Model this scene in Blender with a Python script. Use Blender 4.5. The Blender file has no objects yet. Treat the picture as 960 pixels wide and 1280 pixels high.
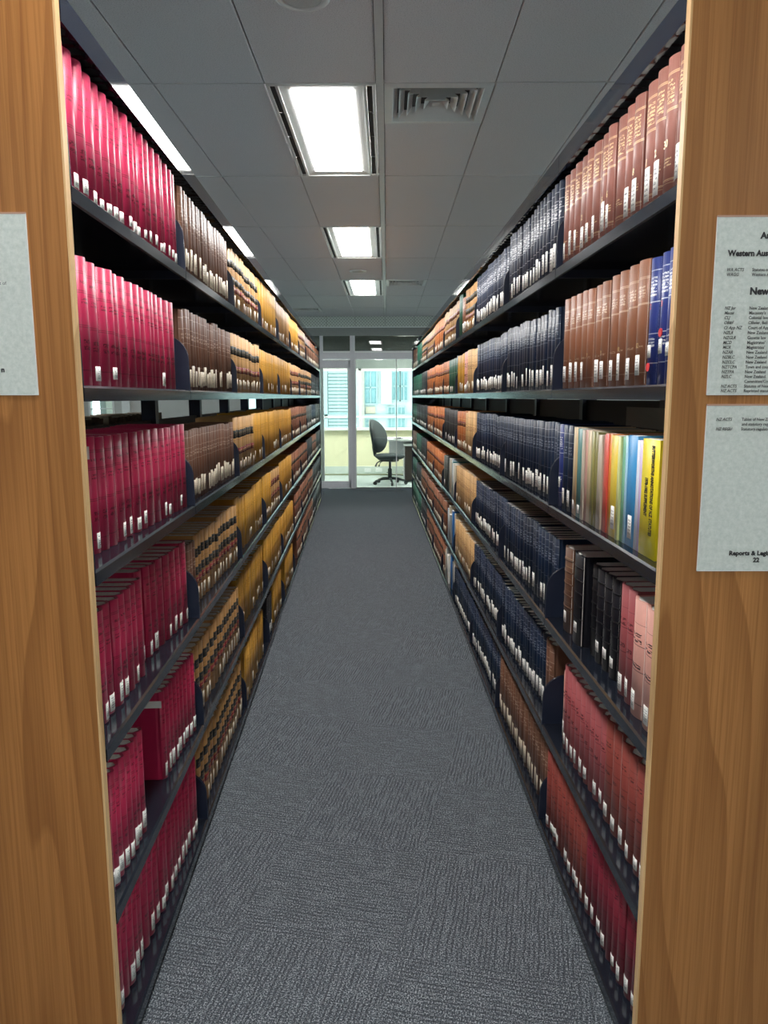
import bpy, math, random
from mathutils import Vector, Matrix

# ------------------------------------------------------------------ camera, world, exposure
scene = bpy.context.scene
COL = scene.collection
W_PX, H_PX = 960, 1280
F_PX, PITCH, YAW, ROLL, EYE = 937.0, 0.1521, 0.0040, -0.0024, 1.45


def make_camera():
    cp, sp, cy, sy = math.cos(PITCH), math.sin(PITCH), math.cos(YAW), math.sin(YAW)
    fw = Vector((-sy * cp, cy * cp, -sp))
    r = Vector((cy, sy, 0))
    u = r.cross(fw)
    c, s = math.cos(ROLL), math.sin(ROLL)
    r2, u2 = c * r + s * u, c * u - s * r
    cam = bpy.data.cameras.new('camera')
    cam.sensor_fit = 'HORIZONTAL'
    cam.sensor_width = 36
    cam.lens = F_PX * 36 / W_PX
    cam.clip_start, cam.clip_end = 0.05, 200
    o = bpy.data.objects.new('camera', cam)
    m = Matrix((r2, u2, -fw)).transposed().to_4x4()
    m.translation = (0, 0, EYE)
    o.matrix_world = m
    COL.objects.link(o)
    scene.camera = o


make_camera()

world = bpy.data.worlds.new('sky')
scene.world = world
world.use_nodes = True
bg = world.node_tree.nodes['Background']
bg.inputs['Color'].default_value = (0.86, 0.96, 1.0, 1)
bg.inputs['Strength'].default_value = 2.3

scene.view_settings.view_transform = 'Standard'
scene.view_settings.look = 'None'
scene.view_settings.gamma = 1.0
scene.view_settings.use_curve_mapping = False
scene.view_settings.exposure = 1.6
LAMP_STRENGTH = 11.0
LAMP_COLOR = (1.0, 0.985, 0.96, 1)
scene.cycles.max_bounces = 8
scene.cycles.diffuse_bounces = 5
scene.cycles.glossy_bounces = 4
scene.cycles.transparent_max_bounces = 8
scene.cycles.sample_clamp_indirect = 6
scene.cycles.use_denoising = True

# ------------------------------------------------------------------ helpers


def tag(o, label=None, cat=None, group=None, kind=None):
    for k, v in (('label', label), ('category', cat), ('group', group), ('kind', kind)):
        if v:
            o[k] = v
    return o


def empty(name, loc=(0, 0, 0), rz=0.0, label=None, cat=None, group=None, kind=None):
    o = bpy.data.objects.new(name, None)
    o.empty_display_size = 0.1
    o.location = loc
    o.rotation_euler = (0, 0, rz)
    COL.objects.link(o)
    return tag(o, label, cat, group, kind)


def link(name, me, parent=None, loc=(0, 0, 0), rz=0.0):
    o = bpy.data.objects.new(name, me)
    o.location = loc
    o.rotation_euler = (0, 0, rz)
    if parent is not None:
        o.parent = parent
    COL.objects.link(o)
    return o


class MB:
    """collects faces for ONE mesh"""

    def __init__(self):
        self.v, self.f, self.m, self.uv, self.t, self.sm = [], [], [], [], [], []

    def face(self, idx, mat=0, uv=None, tint=0.0, smooth=False):
        self.f.append(idx)
        self.m.append(mat)
        self.uv.append(uv)
        self.t.append(tint)
        self.sm.append(smooth)

    def box(self, x0, x1, y0, y1, z0, z1, mat=0, tint=0.0):
        n = len(self.v)
        self.v += [(x0, y0, z0), (x1, y0, z0), (x1, y1, z0), (x0, y1, z0), (x0, y0, z1), (x1, y0, z1), (x1, y1, z1), (x0, y1, z1)]
        for q in ((0, 3, 2, 1), (4, 5, 6, 7), (0, 1, 5, 4), (1, 2, 6, 5), (2, 3, 7, 6), (3, 0, 4, 7)):
            self.face([n + i for i in q], mat, None, tint)
        return self

    def prism(self, pts, a0, a1, axis='z', mat=0, smooth=False, tint=0.0):
        """pts: 2D outline; extruded along axis from a0 to a1. axis z: (x,y); axis x: (y,z); axis y: (x,z)"""
        n, k = len(self.v), len(pts)

        def P(p, a):
            return (p[0], p[1], a) if axis == 'z' else (a, p[0], p[1]) if axis == 'x' else (p[0], a, p[1])
        self.v += [P(p, a0) for p in pts] + [P(p, a1) for p in pts]
        fl = axis == 'y'
        c0, c1 = list(range(n, n + k))[::-1], list(range(n + k, n + 2 * k))
        self.face(c0[::-1] if fl else c0, mat, None, tint)
        self.face(c1[::-1] if fl else c1, mat, None, tint)
        for i in range(k):
            j = (i + 1) % k
            q = [n + i, n + j, n + k + j, n + k + i]
            self.face(q[::-1] if fl else q, mat, None, tint, smooth)
        return self

    def lathe(self, prof, cx=0, cy=0, seg=24, mat=0, smooth=True):
        """prof: list of (r,z)"""
        n = len(self.v)
        for r, z in prof:
            for i in range(seg):
                a = 2 * math.pi * i / seg
                self.v.append((cx + r * math.cos(a), cy + r * math.sin(a), z))
        for j in range(len(prof) - 1):
            for i in range(seg):
                k = (i + 1) % seg
                self.face([n + j * seg + i, n + j * seg + k, n + (j + 1) * seg + k, n + (j + 1) * seg + i], mat, None, 0, smooth)
        self.face([n + i for i in range(seg)][::-1], mat)
        self.face([n + (len(prof) - 1) * seg + i for i in range(seg)], mat)
        return self

    def tube(self, pts, r, seg=8, mat=0):
        n = len(self.v)
        pts = [Vector(p) for p in pts]
        for i, p in enumerate(pts):
            d = (pts[min(i + 1, len(pts) - 1)] - pts[max(i - 1, 0)]).normalized()
            a = d.cross(Vector((0, 0, 1)) if abs(d.z) < .9 else Vector((1, 0, 0))).normalized()
            b = d.cross(a)
            rr = r[i] if isinstance(r, (list, tuple)) else r
            for k in range(seg):
                t = 2 * math.pi * k / seg
                self.v.append(tuple(p + a * rr * math.cos(t) + b * rr * math.sin(t)))
        for i in range(len(pts) - 1):
            for k in range(seg):
                l = (k + 1) % seg
                self.face([n + i * seg + k, n + (i + 1) * seg + k, n + (i + 1) * seg + l, n + i * seg + l], mat, None, 0, True)
        self.face([n + k for k in range(seg)], mat)
        self.face([n + (len(pts) - 1) * seg + k for k in range(seg)][::-1], mat)
        return self

    def append(self, o, M=None, matoff=0):
        n = len(self.v)
        self.v += [tuple(M @ Vector(p)) for p in o.v] if M is not None else o.v
        for f in o.f:
            self.f.append([n + i for i in f])
        self.m += [m + matoff for m in o.m]
        self.uv += o.uv
        self.t += o.t
        self.sm += o.sm

    def mesh(self, name, mats):
        me = bpy.data.meshes.new(name)
        me.from_pydata(self.v, [], self.f)
        for m in (mats if isinstance(mats, (list, tuple)) else [mats]):
            me.materials.append(m)
        if any(self.m):
            me.polygons.foreach_set('material_index', self.m)
        if any(self.sm):
            me.polygons.foreach_set('use_smooth', self.sm)
        if any(u is not None for u in self.uv):
            lay = me.uv_layers.new(name='UVMap')
            flat = []
            for f, u in zip(self.f, self.uv):
                for i in range(len(f)):
                    flat += (u[i] if u is not None else (-1.0, -1.0))
            lay.data.foreach_set('uv', flat)
        if any(self.t):
            at = me.attributes.new('tint', 'FLOAT', 'FACE')
            at.data.foreach_set('value', self.t)
        me.update()
        return me

    def build(self, name, mats, parent=None, loc=(0, 0, 0), rz=0.0):
        return link(name, self.mesh(name, mats), parent, loc, rz)


# ------------------------------------------------------------------ node materials
class NT:
    def __init__(self, name):
        self.mat = bpy.data.materials.new(name)
        self.mat.use_nodes = True
        self.nt = self.mat.node_tree
        self.b = self.nt.nodes['Principled BSDF']

    def n(self, kind, **kw):
        nd = self.nt.nodes.new(kind)
        for k, v in kw.items():
            if k.startswith('i_'):
                key = k[2:]
                nd.inputs[int(key) if key.isdigit() else key.replace('_', ' ')].default_value = v
            else:
                setattr(nd, k, v)
        return nd

    def l(self, a, b):
        self.nt.links.new(a, b)

    def set(self, key, val):
        s = self.b.inputs[key]
        if hasattr(val, 'is_linked') or isinstance(val, bpy.types.NodeSocket):
            self.l(val, s)
        else:
            s.default_value = val

    def math(self, op, a, b=None, clamp=False):
        nd = self.n('ShaderNodeMath', operation=op, use_clamp=clamp)
        for i, x in enumerate((a, b)):
            if x is None:
                continue
            if isinstance(x, bpy.types.NodeSocket):
                self.l(x, nd.inputs[i])
            else:
                nd.inputs[i].default_value = x
        return nd.outputs[0]

    def mix(self, fac, a, b, blend='MIX'):
        nd = self.n('ShaderNodeMix', data_type='RGBA', blend_type=blend)
        for s, x in ((nd.inputs[0], fac), (nd.inputs[6], a), (nd.inputs[7], b)):
            if isinstance(x, bpy.types.NodeSocket):
                self.l(x, s)
            else:
                s.default_value = x if not isinstance(x, tuple) or len(x) == 4 else (*x, 1)
        return nd.outputs[2]

    def ramp(self, fac, stops, interp='LINEAR'):
        nd = self.n('ShaderNodeValToRGB')
        cr = nd.color_ramp
        cr.interpolation = interp
        while len(cr.elements) < len(stops):
            cr.elements.new(1.0)
        for e, (p, c) in zip(cr.elements, stops):
            e.position = p
            e.color = c if isinstance(c, tuple) and len(c) == 4 else ((*c, 1) if isinstance(c, tuple) else (c, c, c, 1))
        if fac is not None:
            self.l(fac, nd.inputs[0])
        return nd.outputs[0]

    def noise(self, vec, scale, detail=3.0, rough=.5, dims='3D', w=None):
        nd = self.n('ShaderNodeTexNoise', noise_dimensions=dims)
        nd.inputs['Scale'].default_value = scale
        nd.inputs['Detail'].default_value = detail
        nd.inputs['Roughness'].default_value = rough
        if vec is not None:
            self.l(vec, nd.inputs['Vector'])
        return nd

    def obj(self):
        return self.n('ShaderNodeTexCoord').outputs['Object']

    def scaled(self, vec, sx, sy, sz, rot=(0, 0, 0)):
        nd = self.n('ShaderNodeMapping')
        nd.inputs['Scale'].default_value = (sx, sy, sz)
        nd.inputs['Rotation'].default_value = rot
        self.l(vec, nd.inputs['Vector'])
        return nd.outputs[0]

    def bump(self, h, strength=.3, dist=.002):
        nd = self.n('ShaderNodeBump')
        nd.inputs['Strength'].default_value = strength
        nd.inputs['Distance'].default_value = dist
        self.l(h, nd.inputs['Height'])
        self.l(nd.outputs[0], self.b.inputs['Normal'])


def plain(name, col, rough=.5, metal=0.0, spec=.5, mottled=0.0, scale=40, bump=0.0):
    t = NT(name)
    t.set('Roughness', rough)
    t.set('Metallic', metal)
    t.set('Specular IOR Level', spec)
    nz = t.noise(t.obj(), scale, 3)
    lo = tuple(c * (1 - mottled) for c in col)
    hi = tuple(min(1, c * (1 + mottled)) for c in col)
    t.set('Base Color', t.ramp(nz.outputs[0], [(.3, lo), (.7, hi)]))
    if bump:
        t.bump(nz.outputs[0], bump)
    return t.mat


def emitter(name, col, strength):
    t = NT(name)
    t.set('Base Color', (.8, .8, .8, 1))
    t.set('Emission Color', col)
    t.set('Emission Strength', strength)
    return t.mat


def thin_glass(name, tint=(.93, .98, .96)):
    t = NT(name)
    tr = t.n('ShaderNodeBsdfTransparent')
    tr.inputs['Color'].default_value = (*tint, 1)
    gl = t.n('ShaderNodeBsdfGlossy')
    gl.inputs['Roughness'].default_value = 0.01
    fr = t.n('ShaderNodeFresnel')
    fr.inputs['IOR'].default_value = 1.5
    mx = t.n('ShaderNodeMixShader')
    t.l(fr.outputs[0], mx.inputs[0])
    t.l(tr.outputs[0], mx.inputs[1])
    t.l(gl.outputs[0], mx.inputs[2])
    t.l(mx.outputs[0], t.nt.nodes['Material Output'].inputs['Surface'])
    return t.mat


def book_mat(name, col, ink=(.02, .0, .005), rules=(), texts=(), var=.12, rough=.5, wear=.0, chars=7, spec=.4, fade=None, sheen=.05):
    """cloth or leather; UV u runs across the spine (negative elsewhere), v is the height fraction. rules: (v, half width).
    texts: (v0, v1, lines)."""
    t = NT(name)
    uv = t.n('ShaderNodeUVMap', uv_map='UVMap')
    sep = t.n('ShaderNodeSeparateXYZ')
    t.l(uv.outputs[0], sep.inputs[0])
    u, v = sep.outputs[0], sep.outputs[1]
    tint = t.n('ShaderNodeAttribute', attribute_name='tint').outputs['Fac']
    comb = t.n('ShaderNodeCombineXYZ')
    t.l(t.math('MULTIPLY', u, float(chars)), comb.inputs[0])
    t.l(t.math('MULTIPLY', v, 55.0), comb.inputs[1])
    t.l(t.math('MULTIPLY', tint, 61.0), comb.inputs[2])
    mask = None
    if rules:
        st = [(0.0, 0.0)]
        for c, w in sorted(rules):
            st += [(max(0, c - w), 1.0), (min(1, c + w), 0.0)]
        mask = t.math('MULTIPLY', t.ramp(v, st[:32], 'CONSTANT'), .75)
    if texts:
        st = [(0.0, 0.0)]
        for v0, v1, k in sorted(texts):
            h = (v1 - v0) / (k * 1.6)
            for i in range(k):
                a = v0 + i * (v1 - v0) / k
                st += [(a, 1.0), (a + h, 0.0)]
        nz = t.noise(comb.outputs[0], 1.3, 1.0)
        th = t.math('GREATER_THAN', nz.outputs[0], .47)
        inside = t.math('LESS_THAN', t.math('ABSOLUTE', t.math('SUBTRACT', u, .5)), .33)
        tx = t.math('MULTIPLY', t.math('MULTIPLY', t.ramp(v, st[:32], 'CONSTANT'), th), inside)
        mask = tx if mask is None else t.math('MAXIMUM', mask, tx)
    # per-volume colour change and cloth wear
    o = t.obj()
    br = t.math('ADD', t.math('MULTIPLY', t.math('SUBTRACT', tint, .5), 2 * var), 1.0)
    vv = t.n('ShaderNodeHueSaturation')
    vv.inputs['Color'].default_value = (*col, 1)
    t.l(br, vv.inputs['Value'])
    base = vv.outputs[0]
    if fade:
        base = t.mix(t.math('MULTIPLY', tint, .6), base, fade)
    nz = t.noise(o, 28, 4)
    base = t.mix(t.math('MULTIPLY', t.ramp(nz.outputs[0], [(.45, 0.0), (.75, 1.0)]), .25 + wear), base, tuple(min(1, c * 1.35 + .003) for c in col))
    if mask is not None:
        on = t.math('GREATER_THAN', u, -.01)
        base = t.mix(t.math('MULTIPLY', mask, on), base, ink)
    t.set('Base Color', base)
    t.set('Roughness', rough)
    t.set('Specular IOR Level', spec)
    t.set('Sheen Weight', sheen)
    t.set('Sheen Roughness', .4)
    fine = t.noise(o, 900, 1)
    t.bump(fine.outputs[0], .12, .0006)
    return t.mat


M = {}
# steel shelving: dark slate gloss paint
t = NT('slate_paint')
nz = t.noise(t.obj(), 6, 2)
t.set('Base Color', t.ramp(nz.outputs[0], [(.3, (.010, .013, .021)), (.7, (.016, .020, .030))]))
t.set('Roughness', .13)
t.set('Specular IOR Level', .6)
M['steel'] = t.mat
t = NT('navy_bracket_paint')
nz = t.noise(t.obj(), 9, 2)
t.set('Base Color', t.ramp(nz.outputs[0], [(.3, (.012, .018, .038)), (.7, (.018, .026, .05))]))
t.set('Roughness', .38)
M['bracket'] = t.mat
t = NT('slate_gloss_canopy')
t.set('Base Color', (.014, .018, .030, 1))
t.set('Roughness', .045)
t.set('Specular IOR Level', .6)
M['canopy'] = t.mat
M['plinth_shade_black'] = plain('plinth_paint_and_shelf_shade', (.006, .007, .010), .6, mottled=.2)  # plinth paint, also the added shade sheets behind the books
M['sticker'] = None


def sticker_mat(name, col, ink, lines=True):
    t = NT(name)
    uv = t.n('ShaderNodeUVMap', uv_map='UVMap')
    sep = t.n('ShaderNodeSeparateXYZ')
    t.l(uv.outputs[0], sep.inputs[0])
    tint = t.n('ShaderNodeAttribute', attribute_name='tint').outputs['Fac']
    c = t.n('ShaderNodeCombineXYZ')
    t.l(t.math('MULTIPLY', sep.outputs[0], 7.0), c.inputs[0])
    t.l(t.math('MULTIPLY', sep.outputs[1], 9.0), c.inputs[1])
    t.l(t.math('MULTIPLY', tint, 50.0), c.inputs[2])
    nz = t.noise(c.outputs[0], 1.6, 1)
    st = [(0.0, 0.0)]
    for k in range(5):
        st += [(.18 + k * .14, 1.0), (.25 + k * .14, 0.0)]
    m = t.math('MULTIPLY', t.ramp(sep.outputs[1], st, 'CONSTANT'), t.math('GREATER_THAN', nz.outputs[0], .5))
    ins = t.math('LESS_THAN', t.math('ABSOLUTE', t.math('SUBTRACT', sep.outputs[0], .5)), .33)
    t.set('Base Color', t.mix(t.math('MULTIPLY', m, ins), col, ink))
    t.set('Roughness', .45)
    return t.mat


M['sticker'] = sticker_mat('white_sticker_paper', (.80, .80, .76), (.12, .12, .14))
M['cream_sticker'] = sticker_mat('cream_sticker_paper', (.66, .58, .45), (.45, .38, .3))
M['pages'] = NT('page_edges')
t = M['pages']
nz = t.noise(t.scaled(t.obj(), 1400, 10, 10), 1, 2)
t.set('Base Color', t.ramp(nz.outputs[0], [(.3, (.74, .70, .64)), (.7, (.92, .89, .84))]))
t.set('Roughness', .8)
M['pages'] = t.mat
M['grey_pages'] = plain('grey_page_edges', (.70, .66, .60), .85, mottled=.12, scale=90)

# wood veneer
def wood_mat(name, seed, tone):
    t = NT(name)
    mp = t.n('ShaderNodeMapping')
    mp.inputs['Location'].default_value = (seed, seed * .7, seed * .3)
    mp.inputs['Scale'].default_value = (1, 1, .11)
    t.l(t.obj(), mp.inputs['Vector'])
    vec = mp.outputs[0]
    warp = t.noise(vec, 3.2, 2)
    sep = t.n('ShaderNodeSeparateXYZ')
    t.l(vec, sep.inputs[0])
    # growth rings: bands along the width bent by slow noise into cathedral shapes
    a = t.math('ADD', t.math('MULTIPLY', sep.outputs[1], 1.0), t.math('MULTIPLY', warp.outputs[0], .62))
    ring = t.math('FRACT', t.math('MULTIPLY', a, 17.0))
    ringc = t.ramp(ring, [(0, 0.0), (.55, .25), (.85, .8), (.97, 1.0), (1, .1)])
    fib = t.noise(t.scaled(t.obj(), 260, 260, 3.0), 1, 3, .6)
    wide = t.noise(t.scaled(t.obj(), 9, 9, .5), 1, 2)
    c = t.ramp(wide.outputs[0], [(.3, tuple(x * .80 for x in tone)), (.7, tuple(x * 1.12 for x in tone))])
    dark = tuple(x * y for x, y in zip(tone, (.48, .40, .32)))
    c = t.mix(t.math('MULTIPLY', ringc, .55), c, dark)
    c = t.mix(t.math('MULTIPLY', t.ramp(fib.outputs[0], [(.42, 0.0), (.66, 1.0)]), .50), c, dark)
    t.set('Base Color', c)
    t.set('Roughness', .42)
    t.set('Specular IOR Level', .35)
    return t.mat


M['wood_left'] = wood_mat('walnut_veneer_left', 3.1, (.45, .195, .056))
M['wood_right'] = wood_mat('walnut_veneer_right', 7.7, (.43, .195, .062))
M['wood_edge'] = wood_mat('pale_edge_lipping', 1.4, (.78, .52, .26))

# carpet tile: tufted ribs along local y, broken up, with light flecks
def carpet_mat():
    t = NT('ribbed_blue_grey_carpet')
    o = t.obj()
    info = t.n('ShaderNodeObjectInfo')
    add = t.n('ShaderNodeVectorMath', operation='ADD')
    mul = t.n('ShaderNodeVectorMath', operation='SCALE')
    t.l(info.outputs['Random'], mul.inputs['Scale'])
    mul.inputs[0].default_value = (3, 7, 0)
    t.l(o, add.inputs[0])
    t.l(mul.outputs[0], add.inputs[1])
    v = add.outputs[0]
    w = t.noise(t.scaled(v, 1, .35, 1), 26, 2)
    sep = t.n('ShaderNodeSeparateXYZ')
    t.l(v, sep.inputs[0])
    ph = t.math('ADD', t.math('MULTIPLY', sep.outputs[0], 2 * math.pi / .0125), t.math('MULTIPLY', w.outputs[0], 9.0))
    rib = t.math('ADD', t.math('MULTIPLY', t.math('SINE', ph), .5), .5)
    brk = t.noise(t.scaled(v, 60, 14, 1), 1, 2)
    groove = t.math('MULTIPLY', t.ramp(rib, [(0, 1.0), (.28, .85), (.5, 0.0)]), t.ramp(brk.outputs[0], [(.38, 0.0), (.5, 1.0)]))
    tuft = t.noise(v, 250, 2, .7)
    tuft2 = t.noise(v, 90, 2)
    base = t.ramp(tuft.outputs[0], [(.36, (.028, .036, .045)), (.50, (.088, .104, .122)), (.62, (.44, .48, .51))])
    base = t.mix(t.math('MULTIPLY', t.ramp(tuft2.outputs[0], [(.35, 0.0), (.65, 1.0)]), .25), base, (.08, .095, .115))
    base = t.mix(t.math('MULTIPLY', groove, .62), base, (.040, .045, .055))
    t.set('Base Color', base)
    t.set('Roughness', .95)
    t.set('Specular IOR Level', .1)
    h = t.math('SUBTRACT', t.math('MULTIPLY', tuft.outputs[0], .6), t.math('MULTIPLY', groove, .8))
    t.bump(h, .6, .004)
    return t.mat


M['carpet'] = carpet_mat()
M['pale_carpet'] = plain('office_carpet', (.42, .48, .47), .95, mottled=.2, scale=120, spec=.1)
# mineral fibre ceiling tile
t = NT('mineral_fibre_tile')
o = t.obj()
sp = t.noise(o, 260, 2, .6)
big = t.noise(o, 2.0, 1)
c = t.ramp(sp.outputs[0], [(.32, (.50, .495, .51)), (.45, (.72, .715, .73)), (.6, (.78, .775, .79))])
c = t.mix(t.math('MULTIPLY', big.outputs[0], .12), c, (.64, .61, .60))
t.set('Base Color', c)
t.set('Roughness', .9)
t.bump(sp.outputs[0], .4, .002)
M['ceiling_tile'] = t.mat
M['grid'] = plain('ceiling_grid_metal', (.62, .62, .62), .4, mottled=.03)
M['shadow_gap'] = plain('recessed_grid_black', (.04, .04, .045), .7)
M['fixture_white'] = plain('fixture_white_enamel', (.74, .75, .74), .32, mottled=.02)
M['slot_black'] = plain('air_slot_black', (.006, .006, .008), .6)
M['lamp'] = emitter('fluorescent_diffuser', LAMP_COLOR, LAMP_STRENGTH)
M['office_fill_lamp'] = emitter('office_fill_diffuser', (1.0, .98, .92, 1), 23.0)
M['wall_paint'] = plain('pale_grey_wall_paint', (.52, .53, .50), .8, mottled=.03, scale=8)
M['grey_band'] = plain('grey_blind_box', (.26, .27, .26), .6, mottled=.05)
M['alu'] = plain('powder_coated_aluminium', (.66, .65, .68), .42, mottled=.03, spec=.4)
M['alu_white'] = plain('white_aluminium', (.78, .80, .78), .4, mottled=.02)
M['cream_wall'] = plain('cream_yellow_wall_paint', (.76, .73, .50), .8, mottled=.03, scale=5)
M['pale_green'] = plain('pale_green_grey_paint', (.56, .62, .57), .7, mottled=.03, scale=5)
M['glass'] = thin_glass('clear_partition_glass')
M['transom_glass'] = thin_glass('grey_transom_glass', (.40, .42, .41))
M['window_glass'] = thin_glass('window_glass', (.90, .98, .97))
M['paper'] = NT('recycled_grey_green_paper')
t = M['paper']
nz = t.noise(t.obj(), 110, 4, .7)
t.set('Base Color', t.ramp(nz.outputs[0], [(.3, (.55, .62, .585)), (.7, (.74, .79, .76))]))
t.set('Roughness', .35)
M['paper'] = t.mat
M['print'] = plain('black_print', (.02, .02, .025), .5)
M['grey_print'] = plain('grey_print', (.12, .13, .13), .5)
M['gold_print'] = plain('gold_foil', (.85, .62, .28), .35)
M['white_print'] = plain('white_foil', (.75, .75, .78), .4)
M['red_print'] = plain('red_print', (.75, .05, .06), .4)
M['acrylic'] = plain('acrylic_edge', (.50, .32, .24), .2)

# ------------------------------------------------------------------ lay-out of the two stacks
ST = {'left': (-0.5109, -0.0396, -1), 'right': (0.5501, -0.0185, 1)}     # front line x = a + b*y ; into the shelf
BAY0, BAY, NBAY = 1.42, 0.915, 10
SHELF_Z = [1.832, 1.473, 1.116, 0.750, 0.388, 0.052]
CANOPY_Z = 2.100
SD = 0.335                                                              # shelf depth


def angle(side):
    a, b, d = ST[side]
    return math.atan2(1, b) if side == 'left' else math.atan2(-1, -b)


def place(side, s, d=0.0, z=0.0):
    a, b, sg = ST[side]
    n = math.hypot(1, b)
    depth = Vector((-1, b, 0)) / n if side == 'left' else Vector((1, -b, 0)) / n
    return Vector((a + b * s, s, z)) + depth * d


# ------------------------------------------------------------------ the setting: floor, ceiling, walls
fl = MB().box(-6.2, 5.2, -3.0, 12.06, -.12, -.012).build('floor', plain('floor_slab', (.10, .105, .11), .9))
tag(fl, kind='structure')
T = 0.455
CA = math.radians(-12)
e1, e2 = Vector((math.cos(CA), math.sin(CA), 0)), Vector((-math.sin(CA), math.cos(CA), 0))
O = e1 * -0.345 + e2 * 1.74
cm = MB()
g = .0001
cm.prism([(-T / 2 + g, -T / 2 + g), (T / 2 - g, -T / 2 + g), (T / 2 - g, T / 2 - g), (-T / 2 + g, T / 2 - g)], -.010, 0)
cmesh = cm.mesh('carpet_tile', M['carpet'])
for i in range(-9, 9):
    for j in range(-6, 26):
        c = O + e1 * (i + .5) * T + e2 * (j + .5) * T
        if not (0.2 < c.y < 11.75):
            continue
        if not (-1.35 < c.x < 0.95):
            continue
        o = link('carpet_tile', cmesh, fl, (c.x, c.y, 0), CA + (math.pi / 2 if (i + j) % 2 else 0))
# plain carpet outside the aisle, same ribs
ocm = MB()
for x0, x1, y0, y1 in ((-6.2, -1.1, -3, 12.0), (.8, 5.2, -3, 12.0), (-1.1, .8, -3, .3), (-1.1, .8, 11.7, 12.06)):
    ocm.box(x0, x1, y0, y1, -.012, -.004)
oc = ocm.build('carpet', M['carpet'], fl)
tag(oc, kind='stuff')

CZ = 2.69
cb = tag(MB().box(-6.2, 5.2, -3.0, 12.06, CZ + .10, CZ + .16).build('ceiling', M['shadow_gap']), kind='structure')
ROW0, ROWD = 3.219, 1.270
COLW = .446
XC0, XC1 = -.0415, -.0095


def col_edges(k):
    """k<0 left of the centre rail, k>=0 right of it"""
    return (XC1 + k * COLW, XC1 + (k + 1) * COLW) if k >= 0 else (XC0 + k * COLW, XC0 + (k + 1) * COLW)


FIX = {(-1, r) for r in (-4, -2, 0, 2, 4)} | {(-7, r) for r in (-4, -2, 0, 2, 4)} | {(5, r) for r in (-4, -2, 0, 2, 4)}  # the two outer columns are unseen, added for ambient light
VENT = {(0, 0), (0, 4), (-3, 6)}
tile_full = MB()
gp = .0016
bev = .004


def tile_mesh(w, d):
    m = MB()
    x0, x1, y0, y1 = -w / 2 + gp, w / 2 - gp, -d / 2 + gp, d / 2 - gp
    n = len(m.v)
    m.v += [(x0 + bev, y0 + bev, 0), (x1 - bev, y0 + bev, 0), (x1 - bev, y1 - bev, 0), (x0 + bev, y1 - bev, 0),
            (x0, y0, .003), (x1, y0, .003), (x1, y1, .003), (x0, y1, .003), (x0, y0, .016), (x1, y0, .016), (x1, y1, .016), (x0, y1, .016)]
    m.face([3, 2, 1, 0])
    m.face([8, 9, 10, 11])
    for i in range(4):
        j = (i + 1) % 4
        m.face([i, j, 4 + j, 4 + i])
        m.face([4 + i, 4 + j, 8 + j, 8 + i])
    return m.mesh('ceiling_tile', M['ceiling_tile'])


tmesh, thalf = tile_mesh(COLW, ROWD), tile_mesh(COLW, ROWD - .445)
for k in range(-9, 9):
    x0, x1 = col_edges(k)
    for r in range(-4, 7):
        y0 = ROW0 + r * ROWD
        y1 = y0 + ROWD
        if (k, r) in FIX:
            continue
        if (k, r) in VENT:
            link('ceiling_tile', thalf, cb, ((x0 + x1) / 2, y0 + .445 + (ROWD - .445) / 2, CZ))
        elif y1 > 12.2:
            continue
        else:
            link('ceiling_tile', tmesh, cb, ((x0 + x1) / 2, (y0 + y1) / 2, CZ))
# grid rails
MB().box(XC0 + .001, XC1 - .001, -2.5, 12.0, CZ - .002, CZ + .02).build('centre_rail', M['grid'], cb)
rm = MB()
for r in range(-4, 8):
    y = ROW0 + r * ROWD
    rm.box(-5, 4.5, y - .0012, y + .0012, CZ - .0015, CZ + .012)
tag(rm.build('cross_rails', M['grid'], cb), kind='stuff')


def make_fixture(name='ceiling_light', lamp='lamp'):
    """recessed fluorescent troffer with air slots down both sides; local origin at its centre, face at z=0"""
    w, d = COLW, ROWD
    root = empty(name)
    f = MB()
    ow, od = w / 2 - .003, d / 2 - .006
    iw, idd = .128, .555
    # flat face frame
    f.box(-ow, ow, -od, -od + .012, -.004, .01)
    f.box(-ow, ow, od - .012, od, -.004, .01)
    f.box(-ow, -ow + .012, -od, od, -.004, .01)
    f.box(ow - .012, ow, -od, od, -.004, .01)
    for s in (-1, 1):
        xs = sorted((s * (ow - .036), s * (ow - .048)))
        f.box(xs[0], xs[1], -od, od, -.004, .01)
    f.build('frame', M['fixture_white'], root)
    rf = MB()
    for s in (-1, 1):
        a, b = s * (ow - .048), s * iw
        n = len(rf.v)
        rf.v += [(a, -od + .012, 0), (a, od - .012, 0), (b, idd, .007), (b, -idd, .007)]
        rf.face([n, n + 1, n + 2, n + 3] if s < 0 else [n + 3, n + 2, n + 1, n])
    for s in (-1, 1):
        n = len(rf.v)
        rf.v += [(-ow + .048, s * (od - .012), 0), (ow - .048, s * (od - .012), 0), (iw, s * idd, .007), (-iw, s * idd, .007)]
        rf.face([n, n + 1, n + 2, n + 3])
    rf.build('reflector', M['fixture_white'], root)
    MB().box(-iw, iw, -idd, idd, .003, .014).build('diffuser', M[lamp], root)
    hs = (2 * od - .024) / 4
    for s in (-1, 1):
        for k in range(4):
            y0 = -od + .012 + k * hs + .006
            xs = sorted((s * (ow - .013), s * (ow - .035)))
            MB().box(xs[0], xs[1], y0, y0 + hs - .012, .004, .008).build('air_slot', M['slot_black'], root)
    MB().box(-ow, ow, -od, od, .034, .09).build('housing', M['grid'], root)
    return root


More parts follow.
